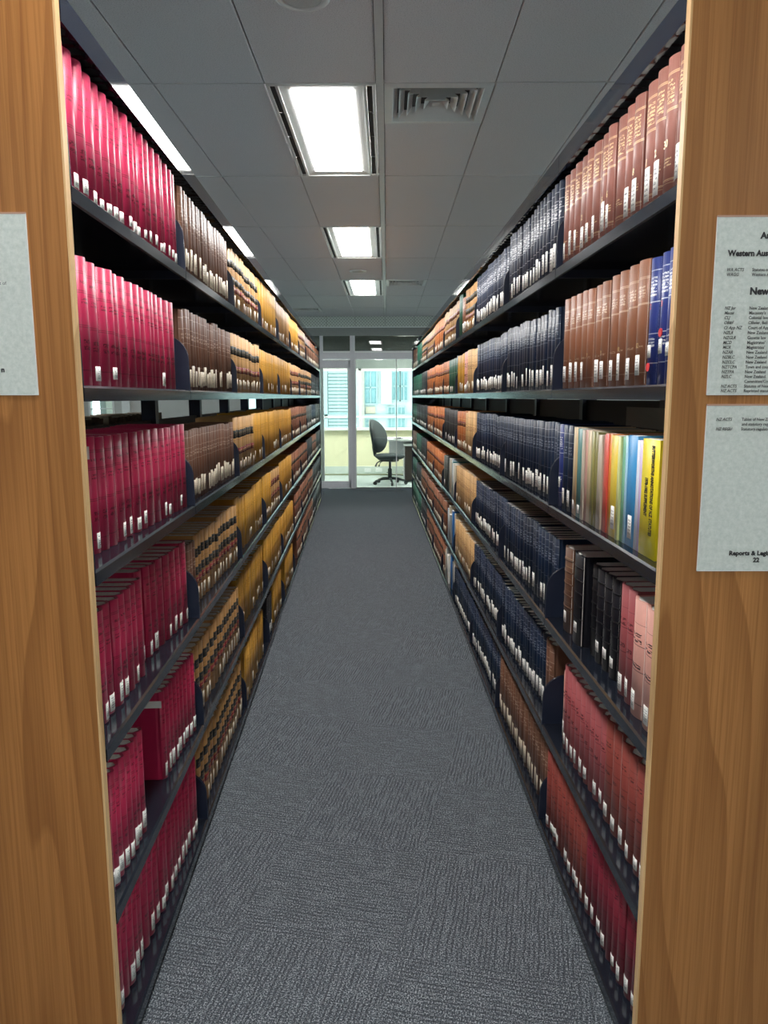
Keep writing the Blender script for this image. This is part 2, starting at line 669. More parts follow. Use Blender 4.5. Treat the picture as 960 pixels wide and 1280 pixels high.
def make_vent(name='air_diffuser'):
    root = empty(name)
    h = .2215

    def ring(m, a, b, z0, z1, mat=0):
        n = len(m.v)
        for r, z in ((a, z0), (b, z1), (b, z1 + .004), (a - .001, z0 + .004)):
            m.v += [(-r, -r, z), (r, -r, z), (r, r, z), (-r, r, z)]
        for k in range(3):
            for i in range(4):
                j = (i + 1) % 4
                m.face([n + 4 * k + j, n + 4 * k + i, n + 4 * k + 4 + i, n + 4 * k + 4 + j], mat)
    m = MB()
    ring(m, h, h - .035, -.002, -.006)
    ring(m, h - .035, h - .055, -.006, .02)
    m.build('frame', M['fixture_white'], root)
    for k in range(4):
        a = h - .062 - k * .036
        m = MB()
        ring(m, a, a - .024, -.004, .022)
        m.build('louvre', M['fixture_white'], root)
    MB().box(-.016, .016, -.016, .016, -.002, .004).build('core', M['fixture_white'], root)
    MB().box(-h + .02, h - .02, -h + .02, h - .02, .045, .05).build('duct', M['slot_black'], root)
    return root


def copy_tree(o, parent=None):
    c = o.copy()
    COL.objects.link(c)
    if parent is not None:
        c.parent = parent
    for ch in o.children:
        copy_tree(ch, c)
    return c


fx = make_fixture()
first = True
LN = {-4: 'behind the viewer', -2: 'over the aisle mouth', 0: 'nearest in view above the aisle, biggest lit panel', 2: 'second in line above the aisle', 4: 'farthest in line above the aisle'}
CN = {-1: 'centre aisle', -7: 'neighbouring aisle beyond the red books', 5: 'neighbouring aisle beyond the navy books'}
for k, r in sorted(FIX):
    o = fx if first else copy_tree(fx)
    first = False
    x0, x1 = col_edges(k)
    o.location = ((x0 + x1) / 2, ROW0 + (r + .5) * ROWD, CZ)
    if k == -1:
        lab = 'recessed fluorescent light, ' + LN[r]
    else:
        lab = 'added unseen fluorescent light over %s, row %s' % (CN[k], {-4: 'one', -2: 'two', 0: 'three', 2: 'four', 4: 'five'}[r])
    tag(o, lab, 'ceiling light', 'recessed fluorescent ceiling lights')
vt = make_vent()
for i, (k, r, lab) in enumerate(((0, 0, 'square louvred air vent beside the nearest lit ceiling light'), (0, 4, 'square louvred air vent beside the farthest lit ceiling light'),
                                (-3, 6, 'square louvred air vent near far end of left shelving'))):
    o = vt if i == 0 else copy_tree(vt)
    x0, x1 = col_edges(k)
    o.location = ((x0 + x1) / 2, ROW0 + r * ROWD + .2225, CZ)
    tag(o, lab, 'air vent', 'square ceiling air vents')


def detector(x, y, r, lab):
    root = empty('ceiling_speaker', (x, y, CZ), 0, lab, 'speaker', 'round ceiling speakers')
    MB().lathe([(r, 0), (r, -.004), (r * .92, -.009), (r * .80, -.010), (r * .78, -.006)], seg=40).build('rim', M['fixture_white'], root)
    MB().lathe([(r * .78, -.004), (r * .6, -.009), (r * .02, -.012)], seg=40).build('grille', plain('speaker_grille', (.55, .56, .54), .7, mottled=.2, scale=500), root)


detector(-.262, 2.56, .088, 'round white ceiling speaker cut by the top of the photo')
detector(-.285, 7.74, .085, 'small round white ceiling speaker between the two farther lights')

# outer walls
for nm, x0, x1, wn in (('wall_left', -6.3, -6.2, 'window_fill_left'), ('wall_right', 5.2, 5.3, 'window_fill_right')):  # high side windows out of view, added to light the ceiling
    m = MB().box(x0, x1, -3, 12.1, 0, 1.55).box(x0, x1, -3, 12.1, 2.5, CZ + .1).box(x0, x1, -3, -2.2, 1.55, 2.5).box(x0, x1, 11.4, 12.1, 1.55, 2.5)
    tag(m.build(nm, M['wall_paint']), kind='structure')
    w_ = empty(wn, ((x0 + x1) / 2, 0, 1.55), kind='structure')
    for i in range(9):
        y = -2.2 + i * 1.694
        MB().box(-.04, .04, y, y + .05, 0, .95).build('window_frame', M['alu'], w_)
        if i < 8:
            MB().box(-.003, .003, y + .05, y + 1.694, .04, .91).build('pane', M['window_glass'], w_)
    for z in (0, .91):
        MB().box(-.04, .04, -2.2, 11.4, z, z + .04).build('window_frame', M['alu'], w_)

tag(MB().box(-6.3, 5.3, -3.1, -3, 0, CZ + .1).build('wall_back', plain('warm_wall_behind_viewer', (.45, .38, .30), .8)), kind='structure')

# ------------------------------------------------------------------ glazed partition at the end of the aisle
PY = 12.02
wf = MB()
wf.box(-6.2, -4.74, PY, PY + .1, 0, CZ + .1)
wf.box(-4.74, -4.33, PY, PY + .1, 0, 1.13)
wf.box(-4.74, -4.33, PY, PY + .1, 2.1, CZ + .1)
wf.box(-4.33, -2.3, PY, PY + .1, 0, CZ + .1)
wf.box(1.6, 5.3, PY, PY + .1, 0, CZ + .1)
wf.box(-2.3, 1.6, PY, PY + .1, 2.53, CZ + .1)
tag(wf.build('wall_front', M['wall_paint']), kind='structure')
w2 = empty('window_2', (-4.535, PY, 1.13), kind='structure')
for b in ((-.205, -.175, -.01, .09, 0, .97), (.175, .205, -.01, .09, 0, .97), (-.175, .175, -.01, .09, 0, .03), (-.175, .175, -.01, .09, .94, .97), (-.175, .175, -.01, .09, .14, .155)):
    MB().box(*b).build('window_frame', M['alu_white'], w2)
MB().box(-.175, .175, .03, .036, .03, .94).build('pane', M['window_glass'], w2)
# white strip and dark post seen through the gap above the third shelf
tag(MB().box(-4.20, -4.08, PY - .04, PY, 0, 2.1).build('trim_1', M['alu_white']), kind='structure')
tag(MB().box(-4.90, -4.87, PY - .04, PY, 0, 2.5).build('trim_2', M['grey_band']), kind='structure')

# perforated bulkhead
t = NT('perforated_bulkhead_panel')
vo = t.n('ShaderNodeTexVoronoi', feature='F1')
vo.inputs['Scale'].default_value = 30
vo.inputs['Randomness'].default_value = 0.0
mp = t.scaled(t.obj(), 1, 1, 1, (0, math.radians(45), 0))
t.l(mp, vo.inputs['Vector'])
t.set('Base Color', t.ramp(vo.outputs['Distance'], [(.22, (.10, .11, .10)), (.34, (.60, .63, .58))]))
t.set('Roughness', .6)
bh = tag(MB().box(-2.3, 1.6, PY - .06, PY - .03, 2.535, CZ + .02).build('trim_3', t.mat), kind='structure')
MB().box(-2.3, 1.6, PY - .07, PY, 2.520, 2.535).build('ledge', M['alu_white'], bh)
for x in (-.935, -.488, -.025, .43):
    MB().box(x - .003, x + .003, PY - .063, PY - .03, 2.535, CZ).build('seam', M['grey_band'], bh)

pt = empty('window_1', (0, PY, 0), kind='structure')


def frame(x0, x1, z0, z1, mat='alu', dy=.05, y=0, name='frame_bar'):
    return MB().box(x0, x1, y - dy / 2, y + dy / 2, z0, z1).build(name, M[mat], pt)


frame(-2.3, 1.6, 2.40, 2.53, 'grey_band')
frame(-2.3, 1.6, 2.04, 2.14, 'alu', .08)
frame(-.575, -.50, 0, 2.40, 'alu', .09)
frame(-2.3, 1.6, 2.14, 2.165, 'alu_white', .05)
frame(.147, .162, .012, 2.04, 'alu_white', .02)
frame(-.50, 1.6, 0, .012, 'grey_band', .05)
frame(-.50, -.486, .012, 2.04, 'alu_white', .03)
for x in (-1.05, .60):
    frame(x, x + .05, 0, 2.40, 'alu', .06)
for x0, x1 in ((-2.3, -1.05), (-1.0, -.575), (-.50, .60), (.65, 1.6)):
    MB().box(x0, x1, -.004, .004, 2.165, 2.40).build('pane', M['transom_glass'], pt)
MB().box(-.486, .147, -.004, .004, .012, 2.04).build('pane', M['glass'], pt)
MB().box(.162, .60, -.004, .004, .012, 2.04).build('pane', M['glass'], pt)
MB().box(.65, 1.6, -.004, .004, .012, 2.04).build('pane', M['glass'], pt)
MB().box(-2.3, -1.05, -.004, .004, .012, 2.04).build('pane', M['glass'], pt)
# sliding door leaf
dr = empty('door_1', (-.82, PY - .06, 0), kind='structure')
for b in ((-.60, .245, .012, .12), (-.60, .245, 1.90, 2.02)):
    MB().box(b[0], b[1], -.02, .02, b[2], b[3]).build('rail', M['alu'], dr)
for b in ((-.60, -.54), (.225, .262)):
    MB().box(b[0], b[1], -.02, .02, .012, 2.02).build('stile', M['alu'], dr)
MB().box(.205, .225, -.012, .012, .12, 1.90).build('seal', M['alu_white'], dr)
MB().box(-.54, .205, -.004, .004, .12, 1.90).build('door_glass', M['glass'], dr)

# ------------------------------------------------------------------ office behind the glass
OY = 14.03
tag(MB().box(-4.5, 3.5, PY + .06, OY + .3, -.12, -.002).build('floor_office', M['pale_carpet']), kind='structure')
tag(MB().box(-4.5, 3.5, PY + .1, OY + .3, 2.62, 2.7).build('ceiling_office', M['wall_paint']), kind='structure')
tag(MB().box(-4.6, -4.5, PY + .1, OY + .3, 0, 2.7).build('wall_office_left', M['wall_paint']), kind='structure')
tag(MB().box(3.5, 3.6, PY + .1, OY + .3, 0, 2.7).build('wall_office_right', M['wall_paint']), kind='structure')
ow = MB()
ow.box(-4.5, 3.5, OY, OY + .12, 0, .84)
ow2 = MB().box(-4.5, 3.5, OY, OY + .12, 1.97, 2.7)
tag(ow.build('wall_office_front', M['cream_wall']), kind='structure')
tag(ow2.build('wall_office_head', plain('grey_green_pelmet', (.20, .23, .22), .7)), kind='structure')
tag(MB().box(-4.5, 3.5, OY - .03, OY, .03, .17).build('baseboard_office', M['pale_green']), kind='structure')
w3 = empty('window_3', (0, OY, .84), kind='structure')
MB().box(-4.5, 3.5, -.07, .12, 0, .045).build('window_sill', M['alu_white'], w3)
for x in (-3.2, -1.6, -.52, .56, 1.7):
    MB().box(x, x + .05, 0, .10, .045, 1.13).build('window_frame', M['alu_white'], w3)
MB().box(-4.5, 3.5, 0, .10, 1.09, 1.13).build('window_frame', M['alu_white'], w3)
MB().box(-4.5, 3.5, .02, .09, .23, .26).build('window_frame', M['alu_white'], w3)
MB().box(-4.5, 3.5, .05, .056, .045, 1.09).build('pane', M['window_glass'], w3)
for x in (-.36, -.15):
    so = empty('wall_socket', (x, OY - .031, .10), 0, 'white power socket on skirting left of the chair' if x < -.3 else 'white power socket on skirting close behind the chair', 'socket', 'sockets on the office skirting')
    MB().box(-.06, .06, -.01, 0, -.035, .035).build('plate', M['alu_white'], so)
    for q in (-.03, .03):
        MB().box(q - .008, q + .008, -.014, -.010, -.01, .01).build('switch', M['fixture_white'], so)

for i, (x, y) in enumerate(((-1.6, 12.8), (.35, 12.8), (2.2, 12.8))):  # lamps added to brighten the office behind the glass
    o = make_fixture(lamp='office_fill_lamp')
    o.location = (x, y, 2.50)
    tag(o, 'added fill light under the office ceiling behind the glass, %s' % ('over the door side', 'above the swivel chair', 'beyond the desk')[i], 'ceiling light', 'added office fill lights')

# ------------------------------------------------------------------ building across the street
FY = 24.0
bd = empty('building', (0, FY, 0), 0, 'white building with tall windows across the street, seen through the glass', 'building')
K = FY / 937.0


def fx_(px):
    return (px - 484) * K


def fz_(py):
    return EYE + (496.5 - py) * K * 1.02


M['facade'] = plain('white_facade_render', (.30, .315, .31), .8, mottled=.03, scale=1)
M['facade_shade'] = plain('pale_green_facade_panel', (.20, .25, .245), .8, mottled=.05, scale=1)
M['facade_glass'] = plain('facade_window_glass', (.13, .21, .225), .2, mottled=.2, scale=1)
M['facade_brown'] = plain('brown_downpipe', (.22, .19, .15), .7)
MB().box(-9, 9, 0, .4, -3, 9).build('wall', M['facade'], bd)
for (x0, y0, x1, y1) in ((457, 466, 471, 504), (491, 467, 500, 500), (501, 467, 509, 500), (486, 509, 494, 533), (498, 509, 506, 533), (458, 524, 470, 532), (520, 467, 530, 500), (534, 467, 544, 500), (380, 467, 392, 500), (364, 467, 376, 500)):
    X0, X1, Z1, Z0 = fx_(x0), fx_(x1), fz_(y0), fz_(y1)
    wn = MB()
    for b in ((X0 - .04, X1 + .04, Z0 - .04, Z0), (X0 - .04, X1 + .04, Z1, Z1 + .04), (X0 - .04, X0, Z0, Z1), (X1, X1 + .04, Z0, Z1), ((X0 + X1) / 2 - .015, (X0 + X1) / 2 + .015, Z0, Z1), (X0, X1, (Z0 + Z1) / 2 - .02, (Z0 + Z1) / 2 + .02)):
        wn.box(b[0], b[1], -.06, 0, b[2], b[3])
    w_ = wn.build('window', M['facade_shade'], bd)
    MB().box(X0, X1, -.02, -.005, Z0, Z1).build('pane', M['facade_glass'], w_)
MB().box(fx_(453), fx_(456.5), -.15, 0, -3, 9).build('downpipe', M['facade_brown'], bd)
MB().box(fx_(477), fx_(490), -.12, 0, fz_(505), fz_(463)).build('panel', M['facade'], bd)
MB().box(-9, 9, -.1, 0, fz_(522), fz_(517)).build('string_course', M['facade_shade'], bd)
MB().box(fx_(458), fx_(470), -.05, 0, fz_(516), fz_(508)).build('lower_panel', plain('peach_panel', (.28, .22, .16), .8), bd)
for i in range(17):
    z = fz_(534) + i * .108
    MB().box(fx_(412), fx_(438), -.06, 0, z, z + .075).build('cladding_board', M['facade_shade'], bd)
MB().box(fx_(407), fx_(411), -.1, 0, -3, 9).build('corner_post', M['facade_shade'], bd)

# ------------------------------------------------------------------ desk, chair, drawers
M['chair_fabric'] = plain('dark_teal_grey_fabric', (.03, .042, .046), .8, mottled=.3, scale=200)
M['chair_plastic'] = plain('black_plastic', (.018, .022, .024), .4)
M['chair_back'] = plain('grey_plastic_shell', (.06, .075, .075), .35)


def office_chair():
    root = empty('office_chair', (.05, 12.56, 0), math.radians(-28), 'black swivel office chair with tall rounded backrest at the white desk', 'chair')
    # five-star base
    for k in range(5):
        a = math.radians(18 + 72 * k)
        leg = MB().tube([(0, 0, .10), (.14 * math.cos(a), .14 * math.sin(a), .095), (.27 * math.cos(a), .27 * math.sin(a), .062)], [.026, .020, .014]).build('leg', M['chair_plastic'], root)
        cx, cy = .275 * math.cos(a), .275 * math.sin(a)
        MB().tube([(cx - .018 * math.sin(a), cy + .018 * math.cos(a), .030), (cx + .018 * math.sin(a), cy - .018 * math.cos(a), .030)], .030, 14).build('caster', M['chair_plastic'], leg)
    MB().lathe([(.034, .09), (.034, .26), (.018, .27), (.018, .40)], seg=16).build('gas_column', M['chair_plastic'], root)
    MB().box(-.12, .12, -.10, .10, .385, .42).build('mechanism', M['chair_plastic'], root)
    # seat cushion: rounded slab
    m = MB()
    m.lathe([(.05, .42), (.20, .425), (.245, .45), (.25, .475), (.235, .50), (.15, .512), (.02, .508)], seg=28)
    m.v = [(x * 1.0, y * .98, z + .03 * max(0, -x - .1)) for x, y, z in m.v]
    m.build('seat', M['chair_fabric'], root)
    # backrest: an upright oval pad, curved
    def oval(th, yo, w, h, zc, name, mat):
        m = MB()
        seg, rings = 24, 5
        n = 0
        for s, off in ((1, 0), (-1, 0)):
            pass
        pts = []
        for j in range(rings + 1):
            rr = math.sin(math.pi / 2 * j / rings)
            dd = math.cos(math.pi / 2 * j / rings) * th
            for i in range(seg):
                a = 2 * math.pi * i / seg
                pts.append((dd, rr * w * math.cos(a), rr * h * math.sin(a)))
        back = [(-p[0] * .5, p[1], p[2]) for p in pts]
        for P in (pts, back):
            n = len(m.v)
            for x, y, z in P:
                m.v.append((x + yo - .10 * (z / h) ** 2 * .3 - .06 * (z / h) + .12 * (y / w) ** 2 * .4, y, z + zc))
            for j in range(rings):
                for i in range(seg):
                    k = (i + 1) % seg
                    q = [n + j * seg + i, n + (j + 1) * seg + i, n + (j + 1) * seg + k, n + j * seg + k]
                    m.face(q if P is pts else q[::-1], 0, None, 0, True)
        return m.build(name, mat, root)
    oval(.09, -.24, .235, .28, .80, 'backrest', M['chair_fabric'])
    oval(.05, -.275, .24, .285, .80, 'back_shell', M['chair_back'])
    MB().tube([(-.29, 0, .76), (-.31, 0, .62), (-.28, 0, .48), (-.20, 0, .42), (-.08, 0, .405)], [.026, .03, .03, .026, .02]).build('back_stem', M['chair_plastic'], root)
    for y, dz in ((-.10, 0), (.02, -.01)):
        MB().tube([(-.12, y, .40), (-.19, y, .36), (-.22, y, .30 + dz)], [.010, .010, .016]).build('lever', M['chair_plastic'], root)
    return root


office_chair()
dk = empty('desk', (.02, 12.80, 0), 0, 'white topped office desk behind the glass, swivel chair pushed up to it', 'desk')
MB().box(-.02, 1.35, .05, .85, .705, .735).build('desktop', M['alu_white'], dk)
for x in (.02, 1.29):
    for y in (.08, .78):
        MB().box(x, x + .04, y, y + .04, 0, .705).build('leg', M['alu'], dk)
MB().box(.04, 1.30, .40, .42, .42, .70).build('modesty_panel', M['alu'], dk)
ped = empty('drawer_pedestal', (.31, 12.86, 0), 0, 'dark brown drawer pedestal with pale drawer fronts under the desk', 'drawers')
MB().box(0, .40, 0, .52, .03, .62).build('body', plain('dark_brown_laminate', (.055, .038, .032), .4), ped)
MB().box(-.02, .42, -.02, .53, .62, .65).build('top', M['alu_white'], ped)
for k in range(3):
    d_ = MB().box(-.018, 0, .01, .51, .06 + k * .185, .235 + k * .185).build('drawer', M['alu'], ped)
    MB().box(-.034, -.018, .20, .32, .17 + k * .185, .185 + k * .185).build('handle', M['alu_white'], d_)
ke = empty('desk_tray', (.20, 13.0, .7355), 0, 'small dark tray lying on the white desk', 'tray')
MB().prism([(-.07, -.05), (.07, -.05), (.10, .05), (-.10, .05)], 0, .008).build('base', M['chair_plastic'], ke)
MB().box(-.05, .05, -.01, .03, .008, .022).build('pen_ridge', M['chair_plastic'], ke)
cdl = MB().tube([(.0, 13.96, .06), (.12, 13.90, .02), (.35, 13.85, .012), (.75, 13.9, .012)], .008).build('power_cable', M['chair_plastic'])
tag(cdl, 'black power cable running along the office floor behind the chair', 'cable')

# ------------------------------------------------------------------ shelving bays
def bay_meshes():
    R = {}
    # board with folded, chamfered front lip
    prof = [(0, -.030), (0, -.0045), (.0045, 0), (SD, 0), (SD, -.004), (.008, -.006), (.008, -.030)]
    R['board'] = MB().prism(prof, .002, BAY - .002, 'x').mesh('shelf_board', M['steel'])
    # end bracket: plate with rounded top front corner
    pts = [(.0, -.030), (.30, -.030), (.30, .165)]
    r = .075
    for i in range(9):
        a = math.pi / 2 + i * math.pi / 2 / 8
        pts.append((.002 + r + r * math.cos(a), .165 - r + r * math.sin(a)))
    R['bracket'] = MB().prism(pts, 0, .0022, 'x').mesh('bracket', M['bracket'])
    R['upright'] = MB().box(-.012, .012, SD + .010, SD + .070, 0, 2.10).mesh('upright', M['bracket'])
    return R


BM = bay_meshes()
ORD = ['first', 'second', 'third', 'fourth', 'fifth', 'sixth', 'seventh', 'eighth', 'ninth', 'tenth', 'eleventh', 'twelfth', 'thirteenth', 'fourteenth', 'fifteenth', 'sixteenth', 'seventeenth', 'eighteenth', 'nineteenth', 'twentieth',
       'twenty-first', 'twenty-second', 'twenty-third', 'twenty-fourth', 'twenty-fifth', 'twenty-sixth', 'twenty-seventh', 'twenty-eighth', 'twenty-ninth', 'thirtieth', 'thirty-first', 'thirty-second']
HOLDS = {'left': ['crimson volumes', 'brown volumes and tan calf volumes', 'tan calf and ochre volumes', 'ochre volumes', 'ochre volumes past the first', 'banded calf volumes', 'dark calf volumes', 'dark volumes', 'dark volumes next to last', 'dark volumes at the far end'],
         'right': ['mauve, brown and coloured volumes', 'navy volumes with white stickers', 'navy volumes farther on', 'tan and pink volumes', 'pamphlets and green volumes', 'orange calf volumes', 'orange calf volumes farther on', 'mixed dark volumes', 'green volumes', 'green and brown volumes']}
for side in ('left', 'right'):
    for k in range(NBAY):
        s = BAY0 + k * BAY if side == 'left' else BAY0 + (k + 1) * BAY
        p = place(side, s)
        root = empty('shelving_bay', (p.x, p.y, 0), angle(side), 'steel bay of %s stack, %s from aisle mouth, holding %s' % (side, ORD[k], HOLDS[side][k]), 'shelving', 'steel bays of the %s stack' % side)
        for ri, z in enumerate(SHELF_Z):
            b = link('shelf_board', BM['board'], root, (0, 0, z))
            for x in (.0022, BAY - .0044):
                if k < 7:
                    link('bracket', BM['bracket'], b, (x, 0, 0))
            # the same bay's shelf on the other side
            MBx = MB().box(.002, BAY - .002, SD + .075, SD + .075 + SD, -.004, 0).box(.002, BAY - .002, SD + .072 + SD, SD + .075 + SD, -.03, 0)
            if k == 0 and ri == 0:
                BM['far_board'] = MBx.mesh('far_shelf_board', M['steel'])
            link('rear_shelf_board', BM['far_board'], root, (0, 0, z))
        for x in (.0, BAY):
            link('upright', BM['upright'], root, (x if x else .012, 0, 0) if x == 0 else (x - .012, 0, 0))
        # black sheets added as the shade behind the books, one per shelf
        for ri, z in enumerate(SHELF_Z):
            top = (CANOPY_Z if ri == 0 else SHELF_Z[ri - 1] - .035) - .002
            if ri == 2 and side == 'left' and k < 6:
                top = z + .240
            key = ('bp', round(top - z, 4))
            if key not in BM:
                BM[key] = MB().box(.014, BAY - .014, SD + .030, SD + .034, .002, top - z).mesh('shade_sheet', M['plinth_shade_black'])
            link('shade_sheet', BM[key], root, (0, 0, z))
        # plinth and canopy
        if 'plinth' not in BM:
            BM['plinth'] = MB().box(.002, BAY - .002, .006, 2 * SD + .07, 0, .022).mesh('plinth', M['plinth_shade_black'])
            pr = [(0, CANOPY_Z), (0, CANOPY_Z + .050), (.002, CANOPY_Z + .054), (.745, CANOPY_Z + .054), (.745, CANOPY_Z), (.737, CANOPY_Z), (.737, CANOPY_Z + .03), (.012, CANOPY_Z + .03), (.012, CANOPY_Z)]
            BM['canopy'] = MB().prism(pr, .001, BAY - .001, 'x').mesh('canopy_top', M['canopy'])
        link('plinth', BM['plinth'], root)
        link('canopy_top', BM['canopy'], root)

# ------------------------------------------------------------------ wooden end panels with notices
def end_panel(side, d0):
    W_ = .75
    p = place(side, 1.388, d0)
    lab = {'left': 'walnut veneer end panel closing the left shelving beside the red books', 'right': 'walnut veneer end panel closing the right shelving beside the coloured books'}[side]
    root = empty('end_panel', (p.x, 1.388, 0), math.pi / 2 if side == 'left' else -math.pi / 2, lab, 'panel')
    # local x runs along the stack (left: away from the viewer, right: towards), y into the shelf
    x0, x1 = (-.010, .010)
    MB().prism([(x0, .0035), (x0, W_), (x1, W_), (x1, .0035)][::-1], .0, 2.26, 'z').build('veneered_board', M['wood_' + side], root)
    MB().prism([(x0 + .0005, 0), (x0, .0035), (x1, .0035), (x1 - .0005, 0)][::-1], .0, 2.26, 'z').build('edge_lipping', M['wood_edge'], root)
    return root, p


pl, plp = end_panel('left', -.006)
pr_, prp = end_panel('right', -.011)
for side in ('left', 'right'):
    p = place(side, BAY0 + NBAY * BAY + .014)  # far panels added to stop daylight leaking past the last bays
    fp = empty('end_panel', (p.x, p.y, 0), angle(side), 'dark added end panel keeping daylight out of the %s stack at the glass wall' % side, 'panel')
    MB().box(-.010, .010, .004, .75, 0, 2.12).build('board', M['bracket'], fp)
    MB().box(-.010, .010, 0, .004, 0, 2.12).build('edge_lipping', M['bracket'], fp)


def ray_to_panel(px, py, y=1.378):
    """point on the near face of an end panel"""
    cp, sp, cy, sy = math.cos(PITCH), math.sin(PITCH), math.cos(YAW), math.sin(YAW)
    fw = Vector((-sy * cp, cy * cp, -sp)); r = Vector((cy, sy, 0)); u = r.cross(fw)
    c, s = math.cos(ROLL), math.sin(ROLL)
    d = fw + (px - 480) / F_PX * (c * r + s * u) - (py - 640) / F_PX * (c * u - s * r)
    return Vector((0, 0, EYE)) + d * (y / d.y)


FONT_BOLD = None


def text(body, loc, size, mat, parent, rot=(math.pi / 2, 0, 0), shear=0.0, offset=0.0, align='LEFT', spacing=1.0, sx=1.0, name='lettering', line=1.0):
    c = bpy.data.curves.new(name, 'FONT')
    c.body = body
    c.size = size
    c.shear = shear
    c.offset = offset
    c.align_x = align
    c.space_character = spacing
    c.space_line = line
    c.extrude = .00015
    c.resolution_u = 2
    c.materials.append(M[mat])
    o = bpy.data.objects.new(name, c)
    o.parent = parent
    o.location = loc
    o.rotation_euler = rot
    o.scale = (sx, 1, 1)
    COL.objects.link(o)
    bpy.context.view_layer.update()
    me = bpy.data.meshes.new_from_object(o.evaluated_get(bpy.context.evaluated_depsgraph_get()))
    bpy.data.objects.remove(o)
    o = bpy.data.objects.new(name, me)
    o.parent = parent
    o.location = loc
    o.rotation_euler = rot
    o.scale = (sx, 1, 1)
    COL.objects.link(o)
    return o


PYF = 1.3750      # y of the near face of the notices


def notice(tl, bl, bottom_y, width, grow, lab):
    """tl/bl: measured corners in the photograph on the panel plane; origin at the notice's lower corner"""
    a, b = ray_to_panel(*tl, y=PYF), ray_to_panel(*bl, y=PYF)
    z1, z0 = a.z, b.z
    xe = (a.x + b.x) / 2
    x0, x1 = (xe, xe + width) if grow > 0 else (xe - width, xe)
    root = empty('notice', (x0, PYF, z0), 0, lab, 'notice', 'paper notices on the end panels')
    w, h = x1 - x0, z1 - z0
    MB().box(0, w, .0012, .003, 0, h).build('backing_sheet', M['acrylic'], root)
    MB().box(.0012, w - .0012, 0, .0012, .0012, h - .0012).build('paper_sheet', M['paper'], root)
    MB().box(0, w, -.0004, .0030, h - .0018, h + .0014).build('edge_strip', M['acrylic'], root)
    for q in ((0, .0011, 0, h), (w - .0011, w, 0, h), (0, w, 0, .0011)):
        MB().box(q[0], q[1], -.0003, .0012, q[2], q[3]).build('edge_strip', M['alu_white'], root)
    return root, Vector((x0, PYF, z0)), w, h


def at(root_org, px, py):
    p = ray_to_panel(px, py, y=PYF - .0004)
    return (p.x - root_org.x, -.0006, p.z - root_org.z)


# left notice: only its outer strip is in the frame
r1, o1, w1, h1 = notice((33, 266), (47, 494), 494, .21, -1, 'pale green-grey paper notice mounted on left end panel')
text('t of', at(o1, 8, 356), .0085, 'grey_print', r1, align='RIGHT')
text('n', at(o1, 6, 465), .0125, 'print', r1, offset=.0006, align='RIGHT')
# upper right notice
r2, o2, w2_, h2 = notice((897, 270), (883, 494), 494, .215, 1, 'upper notice on right end panel, headed Western Australia and New Zealand')
S1 = .0150
text('Australia', at(o2, 951, 298), S1, 'print', r2, offset=.0007)
text('Western Australia', at(o2, 910, 320), S1 * .93, 'print', r2, offset=.0006, sx=.92)
text('New Zealand', at(o2, 937, 368), .0168, 'print', r2, offset=.0008)


def lines(root, org, rows, size=.0080):
    for body, px, py, it in rows:
        text(body, at(org, px, py), size, 'grey_print', root, shear=.25 if it else 0, offset=.0001, sx=.88)


left_x = lambda y: 908 - (y - 338) * .050
desc_x = lambda y: 940 - (y - 338) * .070
codes = [('WA ACTS', 'Statutes of Western', 339), ('WAGG', 'Western Australia', 345), ('NZ Jur', 'New Zealand', 387), ('Macas', "Macassey's", 393), ('CLJ', 'Colonial law', 399), ('OB&F', 'Ollivier, Bell', 405.3), ('Ct App NZ', 'Court of Appeal', 411.5),
         ('NZLR', 'New Zealand', 417.7), ('NZGLR', 'Gazette law', 424), ('MCD', "Magistrates'", 430), ('MCR', "Magistrates'", 436), ('NZAR', 'New Zealand', 442.2), ('NZBLC', 'New Zealand', 448.3), ('NZCLC', 'New Zealand', 454.4), ('NZTCPA', 'Town and country', 460.5),
         ('NZTPA', 'New Zealand', 466.6), ('NZLC', 'New Zealand.', 472.5), ('', 'Committee/Court', 478.5), ('NZ ACTS', 'Statutes of New', 484.5), ('NZ ACTS', 'Reprinted statutes', 490.3)]
rows = []
for c_, d_, y_ in codes:
    if c_:
        rows.append((c_, left_x(y_), y_, True))
    rows.append((d_, desc_x(y_), y_, False))
lines(r2, o2, rows, .0078)
r3, o3, w3_, h3 = notice((883.5, 506), (871, 714), 714, .215, 1, 'lower notice on right end panel, mostly blank, reading Reports & Legislation 22')
lines(r3, o3, [('NZ ACTS', 895, 526, True), ('Tables of New Zealand', 927, 526, False), ('and statutory regulations', 927, 532, False), ('NZ REGU', 894.5, 538, True), ('Statutory regulations', 926, 538, False)], .0078)
text('Reports & Legislation', at(o3, 911, 694), .0118, 'print', r3, offset=.0005)
text('22', at(o3, 941, 702.5), .0118, 'print', r3, offset=.0005)

